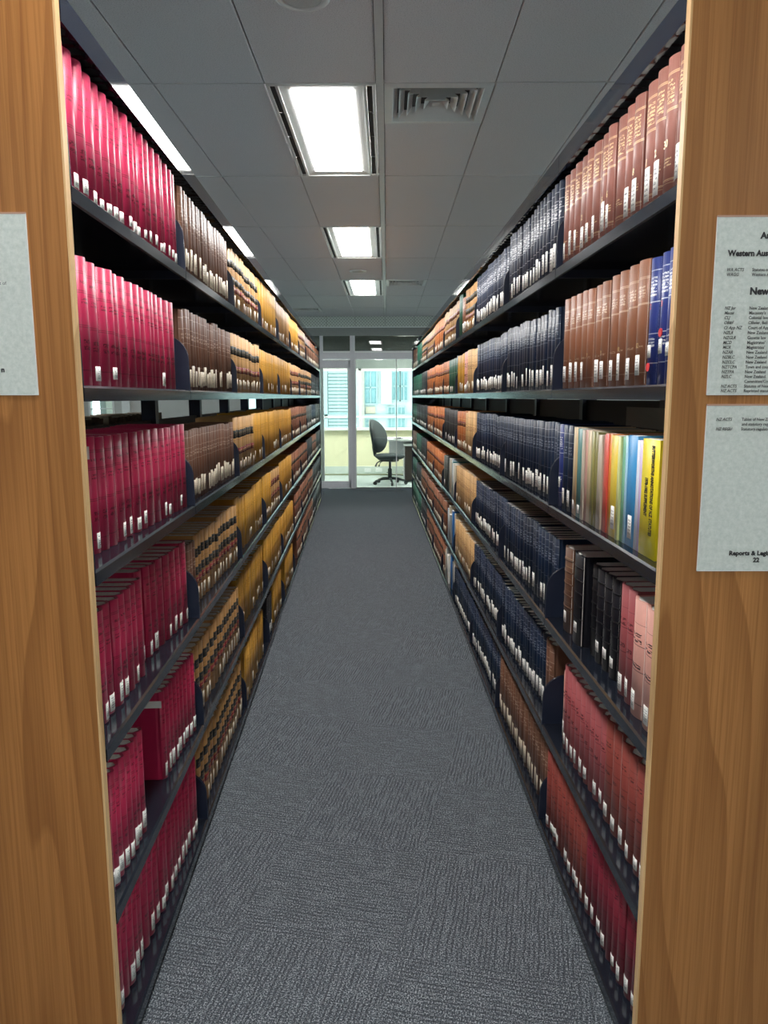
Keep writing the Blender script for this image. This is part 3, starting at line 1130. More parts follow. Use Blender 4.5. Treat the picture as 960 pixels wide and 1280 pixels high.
# ------------------------------------------------------------------ books
RL = lambda *c: [(x, .0035) for x in c]
DARKRED = (.10, .004, .014)
KIND = {
    # name: (material args, look, sticker, sticker z range, D, pages)
    'red': dict(name='red_book', look='crimson cloth volume', m=dict(col=(.43, .016, .070), ink=(.16, .003, .018), rules=RL(.885, .87, .735, .72, .47, .455, .12), texts=[(.64, .69, 2), (.28, .38, 2), (.79, .83, 1)], var=.10, rough=.40, spec=.45, sheen=.09)),
    'brown': dict(name='brown_book', look='brown cloth volume', m=dict(col=(.150, .068, .040), ink=(.36, .25, .19), rules=RL(.90, .76, .58, .30), texts=[(.64, .72, 2)], var=.22, rough=.45), st='cream', sz=(.012, .075)),
    'rust': dict(name='brown_book', look='rust brown cloth volume', m=dict(col=(.27, .108, .056), ink=(.50, .33, .22), rules=RL(.86, .85, .655, .645, .10), texts=[(.70, .80, 4), (.30, .33, 1)], var=.12, rough=.45), sz=(.015, .07)),
    'mauve': dict(name='mauve_book', look='faded mauve volume with gilt lettering', m=dict(col=(.33, .135, .105), ink=(.85, .62, .36), rules=RL(.88, .868, .62, .608, .10, .09, .07), texts=[(.66, .84, 6), (.20, .27, 3)], var=.10, rough=.42, wear=.15, chars=6), sz=(.012, .075)),
    'calf': dict(name='calf_bound_book', look='tan calf volume', m=dict(col=(.47, .255, .090), ink=(.28, .13, .05), rules=RL(.80, .60, .40, .20), var=.2, rough=.5, wear=.3), st='cream', sz=(.010, .055), bands=[(.68, .81, 'blk'), (.42, .54, 'blk'), (.29, .385, 'redl')]),
    'calfred': dict(name='calf_bound_book', look='tan calf volume with red labels', m=dict(col=(.50, .285, .110), ink=(.25, .12, .05), rules=RL(.80, .60, .40, .20), var=.15, rough=.5, wear=.3), st='cream', sz=(.010, .055), bands=[(.64, .78, 'blk'), (.34, .45, 'redl')]),
    'rcalf': dict(name='russet_calf_book', look='russet calf volume', m=dict(col=(.27, .105, .055), ink=(.45, .3, .15), rules=RL(.8, .6, .4, .2), var=.35, rough=.5, wear=.3), st='cream', bands=[(.64, .74, 'blk')]),
    'ocalf': dict(name='orange_calf_book', look='orange calf volume', m=dict(col=(.50, .16, .045), ink=(.7, .45, .2), rules=RL(.8, .6, .4, .2), var=.25, rough=.5, wear=.3), st='cream', bands=[(.62, .74, 'redl')]),
    'gold': dict(name='ochre_book', look='ochre yellow cloth volume', m=dict(col=(.56, .285, .035), ink=(.36, .17, .02), rules=RL(.82, .62), texts=[(.66, .76, 3)], var=.16, rough=.5), st='cream', pst=.45),
    'ochre': dict(name='ochre_book', look='dull ochre volume', m=dict(col=(.36, .19, .06), ink=(.24, .12, .03), rules=RL(.82, .62), var=.2, rough=.5), st='cream', pst=.3),
    'navy': dict(name='navy_book', look='navy cloth volume', m=dict(col=(.009, .021, .050), ink=(.17, .20, .25), rules=RL(.90, .80, .62, .40, .14), texts=[(.66, .76, 3)], var=.35, rough=.40, spec=.3, sheen=0), sz=(.012, .070)),
    'slate': dict(name='navy_book', look='slate blue volume with pale rules', m=dict(col=(.030, .041, .072), ink=(.48, .50, .56), rules=RL(.90, .80, .70, .58, .40, .28, .16), texts=[(.60, .68, 2), (.72, .78, 2)], var=.3, rough=.44, wear=.1, spec=.28, sheen=0), sz=(.010, .075)),
    'royal': dict(name='royal_blue_book', look='royal blue volume with white lettering', m=dict(col=(.022, .040, .20), ink=(.62, .64, .70), rules=RL(.90, .655, .405, .17), texts=[(.70, .86, 6), (.30, .38, 3)], var=.06, rough=.35), sz=(.055, .085), wide=True),
    'black': dict(name='black_leather_book', look='black leather volume with ribbed spine', m=dict(col=(.010, .010, .014), ink=(.28, .22, .14), rules=[(x, .002) for x in (.86, .72, .58, .44, .30)], var=.3, rough=.42, spec=.14, sheen=0), sz=(.030, .062), ribs=(.86, .72, .58, .44, .30)),
    'leather': dict(name='brown_leather_book', look='worn brown leather volume with ribbed spine', m=dict(col=(.12, .052, .028), ink=(.3, .2, .1), rules=[(x, .003) for x in (.88, .78, .64, .50, .36, .26)], var=.2, rough=.5, wear=.3), sz=(.030, .066), ribs=(.86, .72, .58, .44, .30)),
    'pink': dict(name='pink_book', look='faded pink cloth volume', m=dict(col=(.68, .34, .28), ink=(.05, .02, .02), rules=[(x, .003) for x in (.80, .62, .40, .12)], texts=[(.64, .74, 2), (.42, .48, 1)], var=.1, rough=.55, wear=.2, chars=5), sz=(.010, .055)),
    'rosey': dict(name='rose_book', look='faded rose cloth volume', m=dict(col=(.36, .085, .092), ink=(.10, .01, .015), rules=[(x, .003) for x in (.80, .62, .40, .12)], texts=[(.64, .72, 2), (.44, .50, 1)], var=.12, rough=.5, wear=.15), sz=(.010, .05)),
    'brick': dict(name='brick_red_book', look='brick red cloth volume', m=dict(col=(.27, .054, .042), ink=(.08, .01, .01), rules=[(x, .003) for x in (.84, .70, .56, .40, .26, .12)], texts=[(.74, .80, 2), (.48, .52, 1)], var=.12, rough=.5), sz=(.010, .045)),
    'wine': dict(name='dark_red_book', look='dark crimson cloth volume', m=dict(col=(.19, .014, .030), ink=(.06, .004, .008), rules=[(x, .003) for x in (.84, .70, .56, .40, .26, .12)], texts=[(.74, .80, 2)], var=.14, rough=.5), sz=(.010, .045)),
    'maroon': dict(name='maroon_book', look='maroon volume with grey lettering', m=dict(col=(.085, .012, .022), ink=(.33, .27, .27), texts=[(.70, .84, 3), (.45, .56, 3)], var=.05, rough=.45)),
    'green': dict(name='green_book', look='dark green volume', m=dict(col=(.012, .105, .062), ink=(.4, .4, .3), rules=RL(.82, .6), var=.3, rough=.45), pst=.4),
    'tan': dict(name='tan_book', look='pale tan volume', m=dict(col=(.58, .36, .16), ink=(.25, .12, .06), rules=RL(.85, .7, .4), texts=[(.55, .66, 3)], var=.15, rough=.55), st='cream', pst=.6),
    'dark': dict(name='dark_book', look='charcoal volume', m=dict(col=(.020, .022, .027), ink=(.25, .25, .24), rules=RL(.82, .6), var=.4, rough=.45), pst=.6),
    'grey': dict(name='grey_book', look='grey green volume', m=dict(col=(.12, .14, .13), ink=(.35, .35, .33), rules=RL(.82, .6), var=.4, rough=.5), pst=.5),
}
for k_, d_ in KIND.items():
    d_['mat'] = book_mat(k_ + '_binding', **d_['m'])
LABM = {'blk': book_mat('black_title_label', (.014, .018, .020), ink=(.22, .16, .08), texts=[(.2, .8, 2)], var=.3, rough=.4),
        'redl': book_mat('red_title_label', (.17, .014, .020), ink=(.5, .35, .15), texts=[(.2, .8, 2)], var=.3, rough=.4)}


def arc(t, n=6):
    b = min(.30 * t, .010)
    out = []
    for i in range(n + 1):
        q = -1 + 2 * i / n
        out.append((q * t / 2, b * q * q))
    return out, b


def cover(t, h, D, tint, board=.0019, ribs=None, flat=False):
    m = MB()
    a, b = arc(t)
    if flat:
        b = .001
        a = [(-t / 2, .001), (-t / 2 + .001, 0), (t / 2 - .001, 0), (t / 2, .001)]
        outer = a + [(t / 2, D), (t / 2 - .0006, D)]
        inner = [(t / 2 - .0006, .0012), (-t / 2 + .0006, .0012)]
        pts = outer + inner + [(-t / 2 + .0006, D), (-t / 2, D)]
    else:
        g = .0016
        pts = list(a)
        pts += [(t / 2 - g, b + .006), (t / 2, b + .012), (t / 2, D), (t / 2 - board, D)]
        pts += [(t / 2 - board, b + .006), (0, .004), (-t / 2 + board, b + .006)]
        pts += [(-t / 2 + board, D), (-t / 2, D), (-t / 2, b + .012), (-t / 2 + g, b + .006)]
    n = len(pts)
    ns = len(a) - 1
    m.v += [(x, y, 0) for x, y in pts] + [(x, y, h) for x, y in pts]
    m.face(list(range(n))[::-1], 0, None, tint)
    m.face(list(range(n, 2 * n)), 0, None, tint)
    for i in range(n):
        j = (i + 1) % n
        uv = None
        if i < ns:
            uv = [(i / ns, 0), ((i + 1) / ns, 0), ((i + 1) / ns, 1), (i / ns, 1)]
        m.face([i, j, n + j, n + i], 0, uv, tint, i < ns)
    for rz in ribs or ():
        m.append(strip(t, rz * h - .002, rz * h + .002, .0016, tint, -.95, .95))
    return m


def strip(t, z0, z1, off, tint, q0=-1.0, q1=1.0, n=6, mat=0, flat=False):
    """shallow curved strip lying on the spine"""
    m = MB()
    b = .0005 if flat else min(.30 * t, .010)
    P = []
    for i in range(n + 1):
        q = q0 + (q1 - q0) * i / n
        P.append((q * (t / 2 + (off if abs(q) > .99 else 0)), b * q * q))
    k = n + 1
    m.v += [(x, y - off, z0) for x, y in P] + [(x, y - off, z1) for x, y in P] + [(x, y + .0002, z0) for x, y in P] + [(x, y + .0002, z1) for x, y in P]
    for i in range(n):
        uv = [(i / n, 0), ((i + 1) / n, 0), ((i + 1) / n, 1), (i / n, 1)]
        m.face([i, i + 1, k + i + 1, k + i], mat, uv, tint, True)
        m.face([k + i, k + i + 1, 3 * k + i + 1, 3 * k + i], mat, None, tint)
        m.face([i + 1, i, 2 * k + i, 2 * k + i + 1], mat, None, tint)
    m.face([0, k, 3 * k, 2 * k], mat, None, tint)
    m.face([k - 1, 3 * k - 1, 4 * k - 1, 2 * k - 1][::-1], mat, None, tint)
    return m


class Stuff:
    def __init__(self):
        self.d = {}

    def get(self, kind):
        return self.d.setdefault(kind, MB())


STUFF = Stuff()
COUNT = {}


def book_pieces(kind, t, h, D, tint, rng, sz=None, pst=None):
    K_ = KIND[kind]
    out = {'cover': (cover(t, h, D, tint, ribs=K_.get('ribs')), K_['mat'])}
    pg = MB().box(-t / 2 + .0022, t / 2 - .0022, .0085, D - .003, .003, h - .0022)
    out['page_block'] = (pg, M['grey_pages' if kind in ('red', 'calf', 'calfred', 'brown') else 'pages'])
    for i, (v0, v1, c) in enumerate(K_.get('bands', ())):
        jit = (int(tint * 7) % 3 - 1) * .006
        out['title_label%d' % i] = (strip(t, (v0 + jit) * h, (v1 + jit) * h, .0005, tint, -.92, .92), LABM[c])
    if rng.random() < (K_.get('pst', .93) if pst is None else pst):
        z0, z1 = sz or K_.get('sz', (.012, .060))
        dz = rng.uniform(-.003, .006)
        z1 = z0 + (z1 - z0) * rng.uniform(.75, 1.1)
        w = min(.95, .0115 / (t / 2))
        sh = rng.uniform(-.15, .15)
        out['spine_sticker'] = (strip(t, z0 + dz, z1 + dz, .0007, tint, max(-1, -w + sh), min(1, w + sh)), M['cream_sticker' if K_.get('st') == 'cream' else 'sticker'])
    return out


NEARW = {0: 'from wooden panel', 1: 'of second bay', 2: 'of third bay'}


def put_book(side, kind, s, d, z, t, h, D, tint, rng, individual, row, idx, bay, look=None, lean=0.0):
    sz = pst = None
    if kind == 'red':
        sz = ((.006, .031), (.010, .042), (.008, .045), (.006, .047), (.008, .050), (.008, .050))[row]
        pst = (.92, .3, .8, .85, .95, .85)[row]
    P = book_pieces(kind, t, h, D, tint, rng, sz, pst)
    p = place(side, s, d, z)
    ang = angle(side)
    if not individual:
        mb = STUFF.get(kind)
        Mx = Matrix.Translation(p) @ Matrix.Rotation(ang, 4, 'Z')
        slot = {'cover': 0, 'page_block': 1, 'spine_sticker': 2, 'title_label0': 3, 'title_label1': 3, 'title_label2': 4}
        for nm, (m, _mat) in P.items():
            mb.append(m, Mx, slot[nm])
        return None
    K_ = KIND[kind]
    cv, mat = P['cover']
    o = cv.build(K_['name'], mat, None, p, ang)
    lk = look or K_['look']
    lab = '%s, %s stack, %s shelf, %s book %s' % (lk, side, ORD[row], ORD[idx], NEARW[bay])
    tag(o, lab, 'book', 'books on the %s shelf of the %s stack' % (ORD[row], side))
    for nm, (m, mt) in P.items():
        if nm == 'cover':
            continue
        m.build('title_label' if nm.startswith('title') else nm, mt, o)
    return o


def fill(side, row, bay, segs, individual, counters):
    """segs: (kind, s0, s1, tmin, tmax, hmin, hmax, setback0, setback1) from near to far"""
    rng = random.Random(hash((side == 'left', row, bay)) % 99991)
    z = SHELF_Z[row] + .0008
    idx = 0
    for seg in segs:
        kind, s0, s1, t0, t1, h0, h1, b0, b1 = seg
        s = s0
        seth = rng.uniform(h0, h1)
        while True:
            t = rng.uniform(t0, t1)
            if s + t > s1:
                break
            f = (s - s0) / max(.01, s1 - s0)
            if rng.random() < .25:
                seth = rng.uniform(h0, h1)
            h = seth + rng.uniform(-.0015, .0015)
            D = .168 if h < .25 else .178
            D = min(D, SD - .016 - (b0 + (b1 - b0) * f))
            put_book(side, kind, s + t / 2, b0 + (b1 - b0) * f + rng.uniform(-.003, .003), z, t - .0008, h, D, rng.random(), rng, individual, row, idx, bay)
            s += t
            idx += 1
    return idx


def B(k):      # usable span of bay k
    return BAY0 + k * BAY + .010, BAY0 + (k + 1) * BAY - .010


def seg(kind, k=None, f0=0.0, f1=1.0, t=(.036, .05), h=(.236, .25), b=(.018, .010)):
    a, c = B(k)
    return (kind, a + (c - a) * f0, a + (c - a) * f1, t[0], t[1], h[0], h[1], b[0], b[1])


TR = (.040, .056)
TB = (.034, .044)
plan = {'left': {}, 'right': {}}
L = plan['left']
L[0, 0] = [seg('red', 0, 0, .99, (.038, .058), (.246, .256), b=(.014, .008))]
L[1, 0] = [seg('red', 0, 0, .90, TR, (.238, .244), b=(.012, .010))]
L[2, 0] = [seg('red', 0, 0, 1, (.036, .062), (.246, .256), b=(.055, .012))]
L[3, 0] = [seg('red', 0, 0, .52, TR, (.246, .258), b=(.042, .030)), seg('red', 0, .525, 1, TR, (.246, .256), b=(.060, .020))]
L[4, 0] = [seg('red', 0, 0, .345, (.030, .038), (.262, .268), b=(.022, .016)), seg('red', 0, .60, 1.0, (.032, .042), (.250, .256), b=(.030, .015))]
L[5, 0] = [seg('red', 0, 0, 1, (.034, .052), (.250, .262), b=(.045, .015))]
L[0, 1] = [seg('brown', 1, 0, .97, TB, (.236, .244), b=(.012, .012))]
L[1, 1] = [seg('brown', 1, 0, 1, TB, (.238, .250), b=(.020, .012))]
L[2, 1] = [seg('brown', 1, 0, .98, TB, (.226, .232), b=(.022, .015))]
L[3, 1] = [seg('brown', 1, 0, .16, TB, (.225, .235), b=(.030, .030)), seg('calf', 1, .17, 1, (.044, .058), (.228, .246), b=(.040, .015))]
L[4, 1] = [seg('calf', 1, 0, 1, (.046, .060), (.240, .252), b=(.030, .012))]
L[5, 1] = [seg('calf', 1, 0, 1, (.046, .060), (.235, .250), b=(.025, .012))]
L[0, 2] = [seg('calf', 2, 0, 1, (.050, .064), (.232, .246))]
L[1, 2] = [seg('calfred', 2, 0, 1, (.048, .062), (.238, .250))]
L[2, 2] = [seg('calfred', 2, 0, .62, (.048, .062), (.238, .248)), seg('gold', 2, .63, 1, (.04, .055), (.245, .255))]
L[3, 2] = [seg('gold', 2, 0, 1, (.040, .06), (.240, .262), b=(.03, .015))]
L[4, 2] = [seg('gold', 2, 0, .95, (.045, .065), (.245, .268), b=(.03, .02))]
L[5, 2] = [seg('gold', 2, .05, .55, (.06, .08), (.255, .268), b=(.01, .01)), seg('gold', 2, .62, .85, (.05, .06), (.25, .26))]
L[0, 3] = [seg('gold', 3, h=(.250, .262))]
L[1, 3] = [seg('gold', 3, h=(.235, .245))]
L[2, 3] = [seg('gold', 3, h=(.245, .255))]
L[3, 3] = [seg('gold', 3, 0, .4, h=(.25, .26)), seg('calfred', 3, .41, 1)]
L[4, 3] = [seg('gold', 3, h=(.25, .265))]
L[5, 3] = [seg('dark', 3, .05, .3), seg('gold', 3, .4, .9, h=(.25, .265))]
L[0, 4] = [seg('ochre', 4, h=(.24, .25))]
L[1, 4] = [seg('gold', 4, h=(.235, .245))]
L[2, 4] = [seg('gold', 4)]
L[3, 4] = [seg('gold', 4, h=(.25, .26))]
L[4, 4] = [seg('gold', 4)]
L[5, 4] = [seg('gold', 4, .3, .9)]
L[0, 5] = [seg('gold', 5)]
L[1, 5] = [seg('calfred', 5)]
L[2, 5] = [seg('rcalf', 5)]
L[3, 5] = [seg('rcalf', 5)]
L[4, 5] = [seg('rcalf', 5, .3, 1)]
L[5, 5] = [seg('rcalf', 5, .5, 1)]
L[0, 6] = [seg('calfred', 6)]
L[1, 6] = [seg('calf', 6)]
L[2, 6] = [seg('rcalf', 6)]
L[3, 6] = [seg('rcalf', 6)]
L[4, 6] = [seg('rcalf', 6)]
L[5, 6] = [seg('rcalf', 6)]
for k in (7, 8, 9):
    L[0, k] = [seg('rcalf', k)]
    L[1, k] = [seg(('calf', 'dark', 'dark')[k - 7], k)]
    L[2, k] = [seg(('grey', 'navy', 'grey')[k - 7], k)]
    L[3, k] = [seg(('dark', 'rcalf', 'dark')[k - 7], k)]
    L[4, k] = [seg(('rcalf', 'dark', 'dark')[k - 7], k)]
    L[5, k] = [seg(('rcalf', 'dark', 'grey')[k - 7], k)]
Rr = plan['right']
Rr[0, 0] = [seg('mauve', 0, .005, 1, (.052, .068), (.236, .244), b=(.012, .008))]
Rr[1, 0] = [('royal', 1.432, 1.590, .050, .053, .250, .256, .012, .012), ('rust', 1.590, 2.322, .056, .072, .248, .256, .012, .012)]
Rr[2, 0] = [('navy', 2.19, 2.32, .052, .06, .244, .25, .02, .02)]
Rr[3, 0] = [('rosey', 1.432, 1.470, .036, .037, .255, .258, .030, .030), ('pink', 1.470, 1.625, .073, .076, .262, .268, .026, .026), ('rosey', 1.625, 1.770, .048, .056, .262, .268, .030, .030), ('black', 1.775, 2.02, .055, .060, .246, .256, .046, .040), ('black', 2.03, 2.14, .095, .10, .256, .260, .025, .025), ('leather', 2.15, 2.245, .088, .090, .250, .262, .025, .025)]
Rr[4, 0] = [('wine', 1.432, 1.475, .036, .040, .258, .262, .03, .03), ('brick', 1.475, 1.80, .048, .060, .262, .272, .030, .030), ('rosey', 1.80, 2.18, .036, .046, .256, .266, .035, .025), ('pink', 2.19, 2.26, .05, .055, .21, .22, .04, .04)]
Rr[5, 0] = [('wine', 1.435, 1.90, .036, .050, .256, .268, .04, .025), ('brick', 1.90, 2.31, .034, .046, .250, .262, .025, .015)]
Rr[0, 1] = [seg('slate', 1, 0, 1, (.044, .056), (.246, .256), b=(.012, .010))]
Rr[1, 1] = [seg('navy', 1, 0, 1, (.044, .058), (.240, .250), b=(.012, .010))]
Rr[2, 1] = [seg('navy', 1, 0, 1, (.036, .048), (.246, .254), b=(.03, .015))]
Rr[3, 1] = [seg('navy', 1, 0, 1, (.036, .048), (.246, .258), b=(.035, .015))]
Rr[4, 1] = [seg('brown', 1, .02, .14, (.048, .056), (.25, .255), b=(.035, .03)), seg('navy', 1, .15, 1, (.034, .046), (.246, .256), b=(.035, .015))]
Rr[5, 1] = [seg('brown', 1, .02, .99, (.036, .046), (.246, .262), b=(.03, .015))]
Rr[0, 2] = [seg('slate', 2, 0, 1, (.044, .054), (.236, .246))]
Rr[1, 2] = [seg('navy', 2, 0, 1, (.036, .046), (.240, .252))]
Rr[2, 2] = [seg('navy', 2, 0, 1, (.036, .046), (.24, .252), b=(.03, .015))]
Rr[3, 2] = [seg('navy', 2, 0, 1, (.036, .046), (.24, .252), b=(.03, .015))]
Rr[4, 2] = [seg('navy', 2, 0, 1, (.034, .044), (.246, .256), b=(.03, .015))]
Rr[5, 2] = [seg('navy', 2, 0, 1, (.034, .044), (.246, .256), b=(.03, .015))]
Rr[0, 3] = [seg('calf', 3, .0, .5), seg('rust', 3, .5, .75, h=(.22, .24)), seg('green', 3, .76, 1, h=(.25, .265))]
Rr[1, 3] = [seg('tan', 3, 0, .45), seg('pink', 3, .45, .65), seg('gold', 3, .66, 1)]
Rr[2, 3] = [seg('tan', 3, 0, .5), seg('ocalf', 3, .5, 1)]
Rr[3, 3] = [seg('tan', 3)]
Rr[4, 3] = [seg('tan', 3)]
Rr[5, 3] = [seg('navy', 3)]
Rr[0, 4] = [seg('calfred', 4)]
Rr[1, 4] = [seg('green', 4, 0, .6), seg('ocalf', 4, .6, 1)]
Rr[2, 4] = [seg('dark', 4, h=(.24, .25))]
Rr[3, 4] = [seg('grey', 4, .78, 1)]
Rr[4, 4] = [seg('rcalf', 4, .78, 1)]
Rr[5, 4] = [seg('rcalf', 4, .78, 1)]
for k, kk in ((5, 'ocalf'), (6, 'ocalf'), (7, 'dark'), (8, 'green'), (9, 'green')):
    for r in range(6):
        q = kk
        if k == 6 and r == 0:
            q = 'calfred'
        if k == 5 and r > 3 or k == 6 and r > 3:
            q = 'rcalf'
        if k == 7 and r in (0, 4):
            q = 'calf' if r == 0 else 'rcalf'
        if k == 9 and r in (0, 3):
            q = 'brown'
        if k == 8 and r in (2, 4):
            q = 'dark'
        Rr[r, k] = [seg(q, k)]
for side in ('left', 'right'):
    for (r, k), sg in sorted(plan[side].items()):
        if side == 'right' and r == 2 and k == 0:
            continue
        fill(side, r, k, sg, k <= 2, COUNT)

# the third shelf of the right stack: thin coloured softcovers beside a wide yellow volume
def softcover(s0, s1, h, col, name, look, d=.02, row=2, D=.165):
    t_ = (s1 - s0) - .001
    m = plain(name + '_cover_card', col, .4, mottled=.05, scale=30)
    p = place('right', (s0 + s1) / 2, d, SHELF_Z[row] + .0008)
    o = cover(t_, h, D, .5, flat=True).build(name, m, None, p, angle('right'))
    tag(o, look, 'book', 'coloured softcovers on the third shelf of the right stack' if row == 2 else 'pale pamphlet boxes in the fifth bay of the right stack')
    MB().box(-t_ / 2 + .0008, t_ / 2 - .0008, .002, D - .001, .0005, h - .0006).build('page_block', M['pages'], o)
    return o, t_


Y_ = [(1.499, 1.594, .246, (.86, .70, .015), 'yellow_book', 'wide bright yellow volume lettered in black beside maroon volume'),
      (1.594, 1.612, .240, (.62, .50, .74), 'lilac_booklet', 'thin lilac softcover touching the wide yellow volume'),
      (1.612, 1.630, .240, (.66, .70, .80), 'white_booklet', 'thin bluish white softcover beside the lilac one'),
      (1.630, 1.690, .248, (.045, .30, .62), 'blue_booklet', 'bright blue softcover between white and pale blue booklets'),
      (1.690, 1.704, .246, (.42, .66, .80), 'pale_blue_booklet', 'thin pale blue softcover beside the bright blue one'),
      (1.704, 1.728, .242, (.20, .50, .34), 'green_booklet', 'thin green softcover between pale blue and yellow booklets'),
      (1.728, 1.745, .242, (.62, .66, .30), 'lime_booklet', 'thin lime green softcover beside yellow booklet'),
      (1.745, 1.800, .242, (.80, .60, .06), 'golden_yellow_booklet', 'golden yellow softcover with pale sticker beside orange booklet'),
      (1.800, 1.826, .244, (.80, .24, .03), 'orange_booklet', 'orange softcover between golden yellow and coral ones'),
      (1.826, 1.852, .244, (.74, .10, .07), 'coral_booklet', 'coral red softcover beside the orange one'),
      (1.852, 1.868, .240, (.62, .20, .17), 'salmon_booklet', 'thin salmon pink softcover beside the coral one'),
      (1.868, 1.902, .238, (.50, .43, .33), 'beige_booklet', 'beige softcover beside the salmon one'),
      (1.910, 1.935, .244, (.23, .21, .06), 'olive_booklet', 'olive green softcover between beige and khaki booklets'),
      (1.935, 1.962, .244, (.28, .26, .08), 'khaki_booklet', 'khaki softcover with olive neighbour'),
      (1.962, 2.000, .246, (.62, .50, .30), 'cream_booklet', 'cream softcover beside the khaki one'),
      (2.000, 2.024, .246, (.60, .34, .28), 'dusty_pink_booklet', 'dusty pink softcover beside cream one'),
      (2.024, 2.046, .244, (.56, .50, .40), 'stone_booklet', 'stone coloured softcover beside teal booklet'),
      (2.046, 2.092, .246, (.06, .22, .21), 'teal_booklet', 'teal softcover near the far end of the coloured row'),
      (2.092, 2.118, .246, (.62, .42, .20), 'tan_booklet', 'tan softcover beside the teal one'),
      (2.118, 2.150, .248, (.66, .56, .36), 'ivory_booklet', 'ivory softcover last of the coloured row before the navy volumes')]
soft = {}
rp = random.Random(3)
PC = {'white': (.78, .78, .74), 'cream': (.62, .55, .42), 'pale blue': (.30, .45, .60), 'bright blue': (.03, .16, .45), 'grey': (.30, .31, .30), 'teal': (.10, .30, .34)}
for row, seq in ((3, ['cream', 'white', 'teal', 'pale blue', 'grey', 'white', 'cream', 'grey']), (4, ['white', 'cream', 'bright blue', 'white', 'grey', 'cream', 'white', 'pale blue']), (5, ['white', 'white', 'grey', 'bright blue', 'cream', 'white', 'grey', 'cream'])):
    s0 = B(4)[0] + .05
    for i, c in enumerate(seq):
        w_ = rp.uniform(.045, .085)
        softcover(s0, s0 + w_, rp.uniform(.20, .262), PC[c], 'pamphlet_box', '%s pamphlet box, %s right shelf, %s box past the tan volumes' % (c, ORD[row], ORD[i]), d=rp.uniform(.01, .03), row=row)
        s0 += w_ + .001
rs = random.Random(5)
for s0, s1, h, col, nm, lk in Y_:
    o, t_ = softcover(s0, s1, h, col, nm, lk, d=.022 + rs.uniform(-.003, .003))
    soft[nm] = (o, t_, h)
# stickers on some of them
for nm, z0, z1, w, mt in (('golden_yellow_booklet', .02, .075, .013, 'sticker'), ('blue_booklet', .018, .07, .012, 'sticker'), ('ivory_booklet', .015, .04, .010, 'sticker'), ('salmon_booklet', .0, .08, .007, 'coral'), ('teal_booklet', .012, .035, .010, 'sticker')):
    o, t_, h = soft[nm]
    if mt == 'coral':
        continue
    strip(t_, z0, z1, .0006, .4, -min(.9, w / (t_ / 2)), min(.9, w / (t_ / 2)), flat=True).build('spine_sticker', M[mt], o)
yo, yt, yh = soft['yellow_book']
# lettering reads downwards on the yellow spine
text('BUTTERWORTHS ANNOTATIONS OF N.Z. STATUTES', (.008, -.0006, yh - .012), .0220, 'print', yo, rot=(math.pi / 2, math.pi / 2, 0), offset=.0009, sx=.355, name='lettering')
text('1978-1982 SUPPLEMENT', (-.024, -.0006, yh - .080), .0220, 'print', yo, rot=(math.pi / 2, math.pi / 2, 0), offset=.0009, sx=.355, name='lettering')
rg = random.Random(11)
put_book('right', 'maroon', 1.4635, .024, SHELF_Z[2] + .0008, .066, .248, .17, .5, rg, True, 2, 0, 0, look='maroon volume with faint grey lettering')
for i, s in enumerate((2.185, 2.240)):
    put_book('right', 'navy', s, .02, SHELF_Z[2] + .0008, .052, .250, .17, .3 + i * .4, rg, True, 2, 21 + i, 0)
put_book('right', 'royal', 2.290, .02, SHELF_Z[2] + .0008, .045, .250, .17, .6, rg, True, 2, 23, 0)

# real numerals and stickers on the largest spines
def by_label(side, row, n, bay=0):
    tail = '%s stack, %s shelf' % (side, ORD[row])
    for o in bpy.data.objects:
        l_ = o.get('label')
        if l_ and tail in l_ and ' %s book %s' % (ORD[n], NEARW[bay]) in l_:
            return o
    return None


for n, body in ((1, '30'), (2, '2'), (3, '1'), (4, '8'), (7, '6'), (8, '5'), (11, '2')):
    o = by_label('right', 0, n)
    if o:
        text(body, (0, -.0006, .084), .020, 'gold_print', o, align='CENTER', offset=.0004, name='volume_number')
for n, body in ((3, '12'), (5, '10'), (7, '9'), (9, '7')):
    o = by_label('right', 1, n)
    if o:
        text(body, (0, -.0006, .078), .014, 'gold_print', o, align='CENTER', name='volume_number')
for n, zz in ((1, .100), (2, .035)):
    o = by_label('right', 1, n)
    if o:
        d = MB().prism([(.0085 * math.cos(a * math.pi / 8), zz + .0085 * math.sin(a * math.pi / 8)) for a in range(16)], -.0012, .0005, 'y').build('red_dot_sticker', M['red_print'], o)
        text('3' if n == 1 else '2', (0, -.0006, .150), .016, 'red_print', o, align='CENTER', name='volume_number')

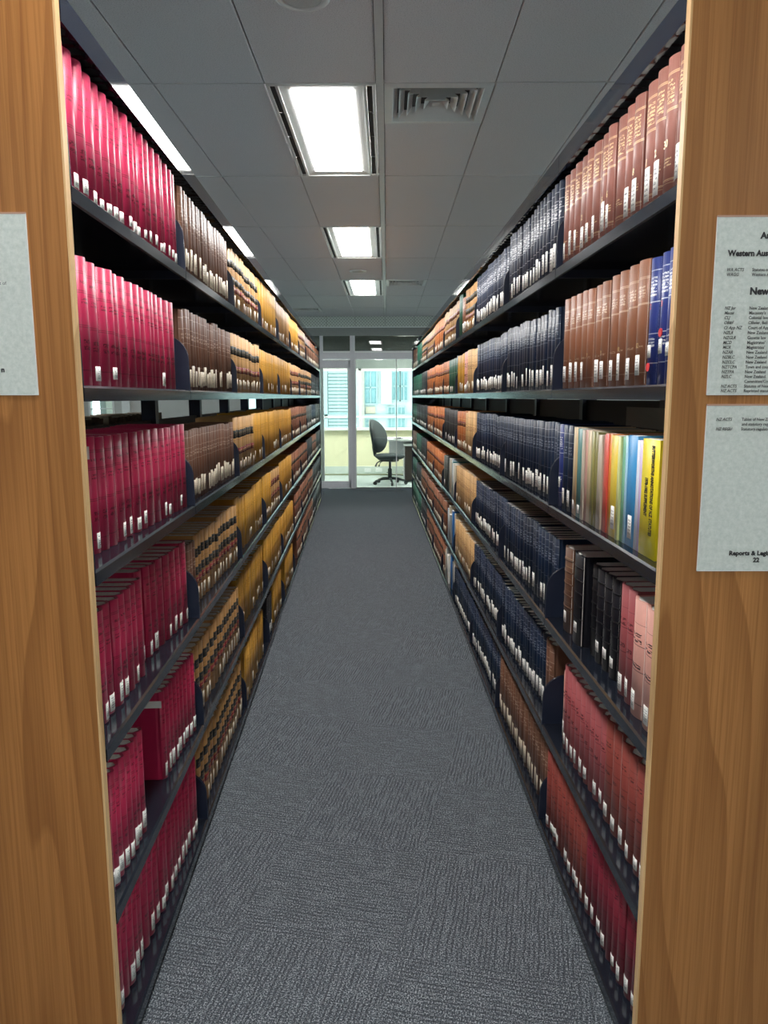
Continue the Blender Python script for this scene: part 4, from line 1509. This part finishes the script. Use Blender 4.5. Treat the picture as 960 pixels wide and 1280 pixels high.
# far rows: one joined object per kind of binding
FARLAB = {'red': 'x'}
for kind, mb in STUFF.d.items():
    K_ = KIND[kind]
    mats = [K_['mat'], M['grey_pages' if kind in ('red', 'calf', 'calfred', 'brown') else 'pages'], M['cream_sticker' if K_.get('st') == 'cream' else 'sticker'], LABM['blk'], LABM['redl']]
    if kind == 'ocalf':
        mats[3] = LABM['redl']
    if kind == 'calfred':
        mats[3] = LABM['redl']
    o = mb.build(K_['name'] + 's_in_far_bays', mats)
    tag(o, '%ss filling shelves of the farther bays' % K_['look'], 'books', 'books in the far bays', 'stuff')

# books of the neighbouring aisle whose tops show through the gap on the left
rg = random.Random(77)
fb = MB()
for k in (0, 1, 2):
    s = B(k)[0]
    while s < B(k)[1] - .05:
        t_ = rg.uniform(.035, .05)
        h_ = rg.uniform(.246, .256)
        Mx = Matrix.Translation(place('left', s + t_ / 2, SD + .22, SHELF_Z[2] + .001)) @ Matrix.Rotation(angle('left'), 4, 'Z')
        fb.append(MB().box(-t_ / 2, t_ / 2, 0, .17, 0, h_), Mx)
        s += t_ + .0005
o = fb.build('brown_books_behind', [plain('brown_page_tops', (.26, .19, .13), .8, mottled=.4, scale=30)])
tag(o, 'row of brown book backs seen through the gap over the third left shelf', 'books', kind='stuff')

# small card signs
cdr = place('right', 2.02, .195, 0)
ch = empty('shelf_card', (cdr.x, cdr.y, 1.375), angle('right'), 'dim grey card sign hanging under the second right shelf', 'sign')
MB().box(-.20, .14, 0, .002, -.01, .045).build('card', plain('grey_card', (.16, .17, .15), .6), ch)
text('-  - -', (-.02, -.001, .02), .014, 'print', ch, name='lettering')
best = None
for o in bpy.data.objects:
    l_ = o.get('label') or ''
    if 'left stack, fifth shelf' in l_ and o.name.startswith('red_book') and o.location.y > 1.93:
        if best is None or o.location.y < best.location.y:
            best = o
if best:
    hx = -max(v.co.x for v in best.data.vertices)
    MB().box(hx - .0006, hx, .004, .056, .212, .232).build('cover_label', M['sticker'], best)
o = by_label('left', 2, 3)
if o:
    hx = -max(v.co.x for v in o.data.vertices)
    MB().box(hx - .0006, hx, .004, .020, .205, .232).build('cover_label', M['sticker'], o)
# pale stickers high on two crimson covers
print('objects', len(bpy.data.objects))
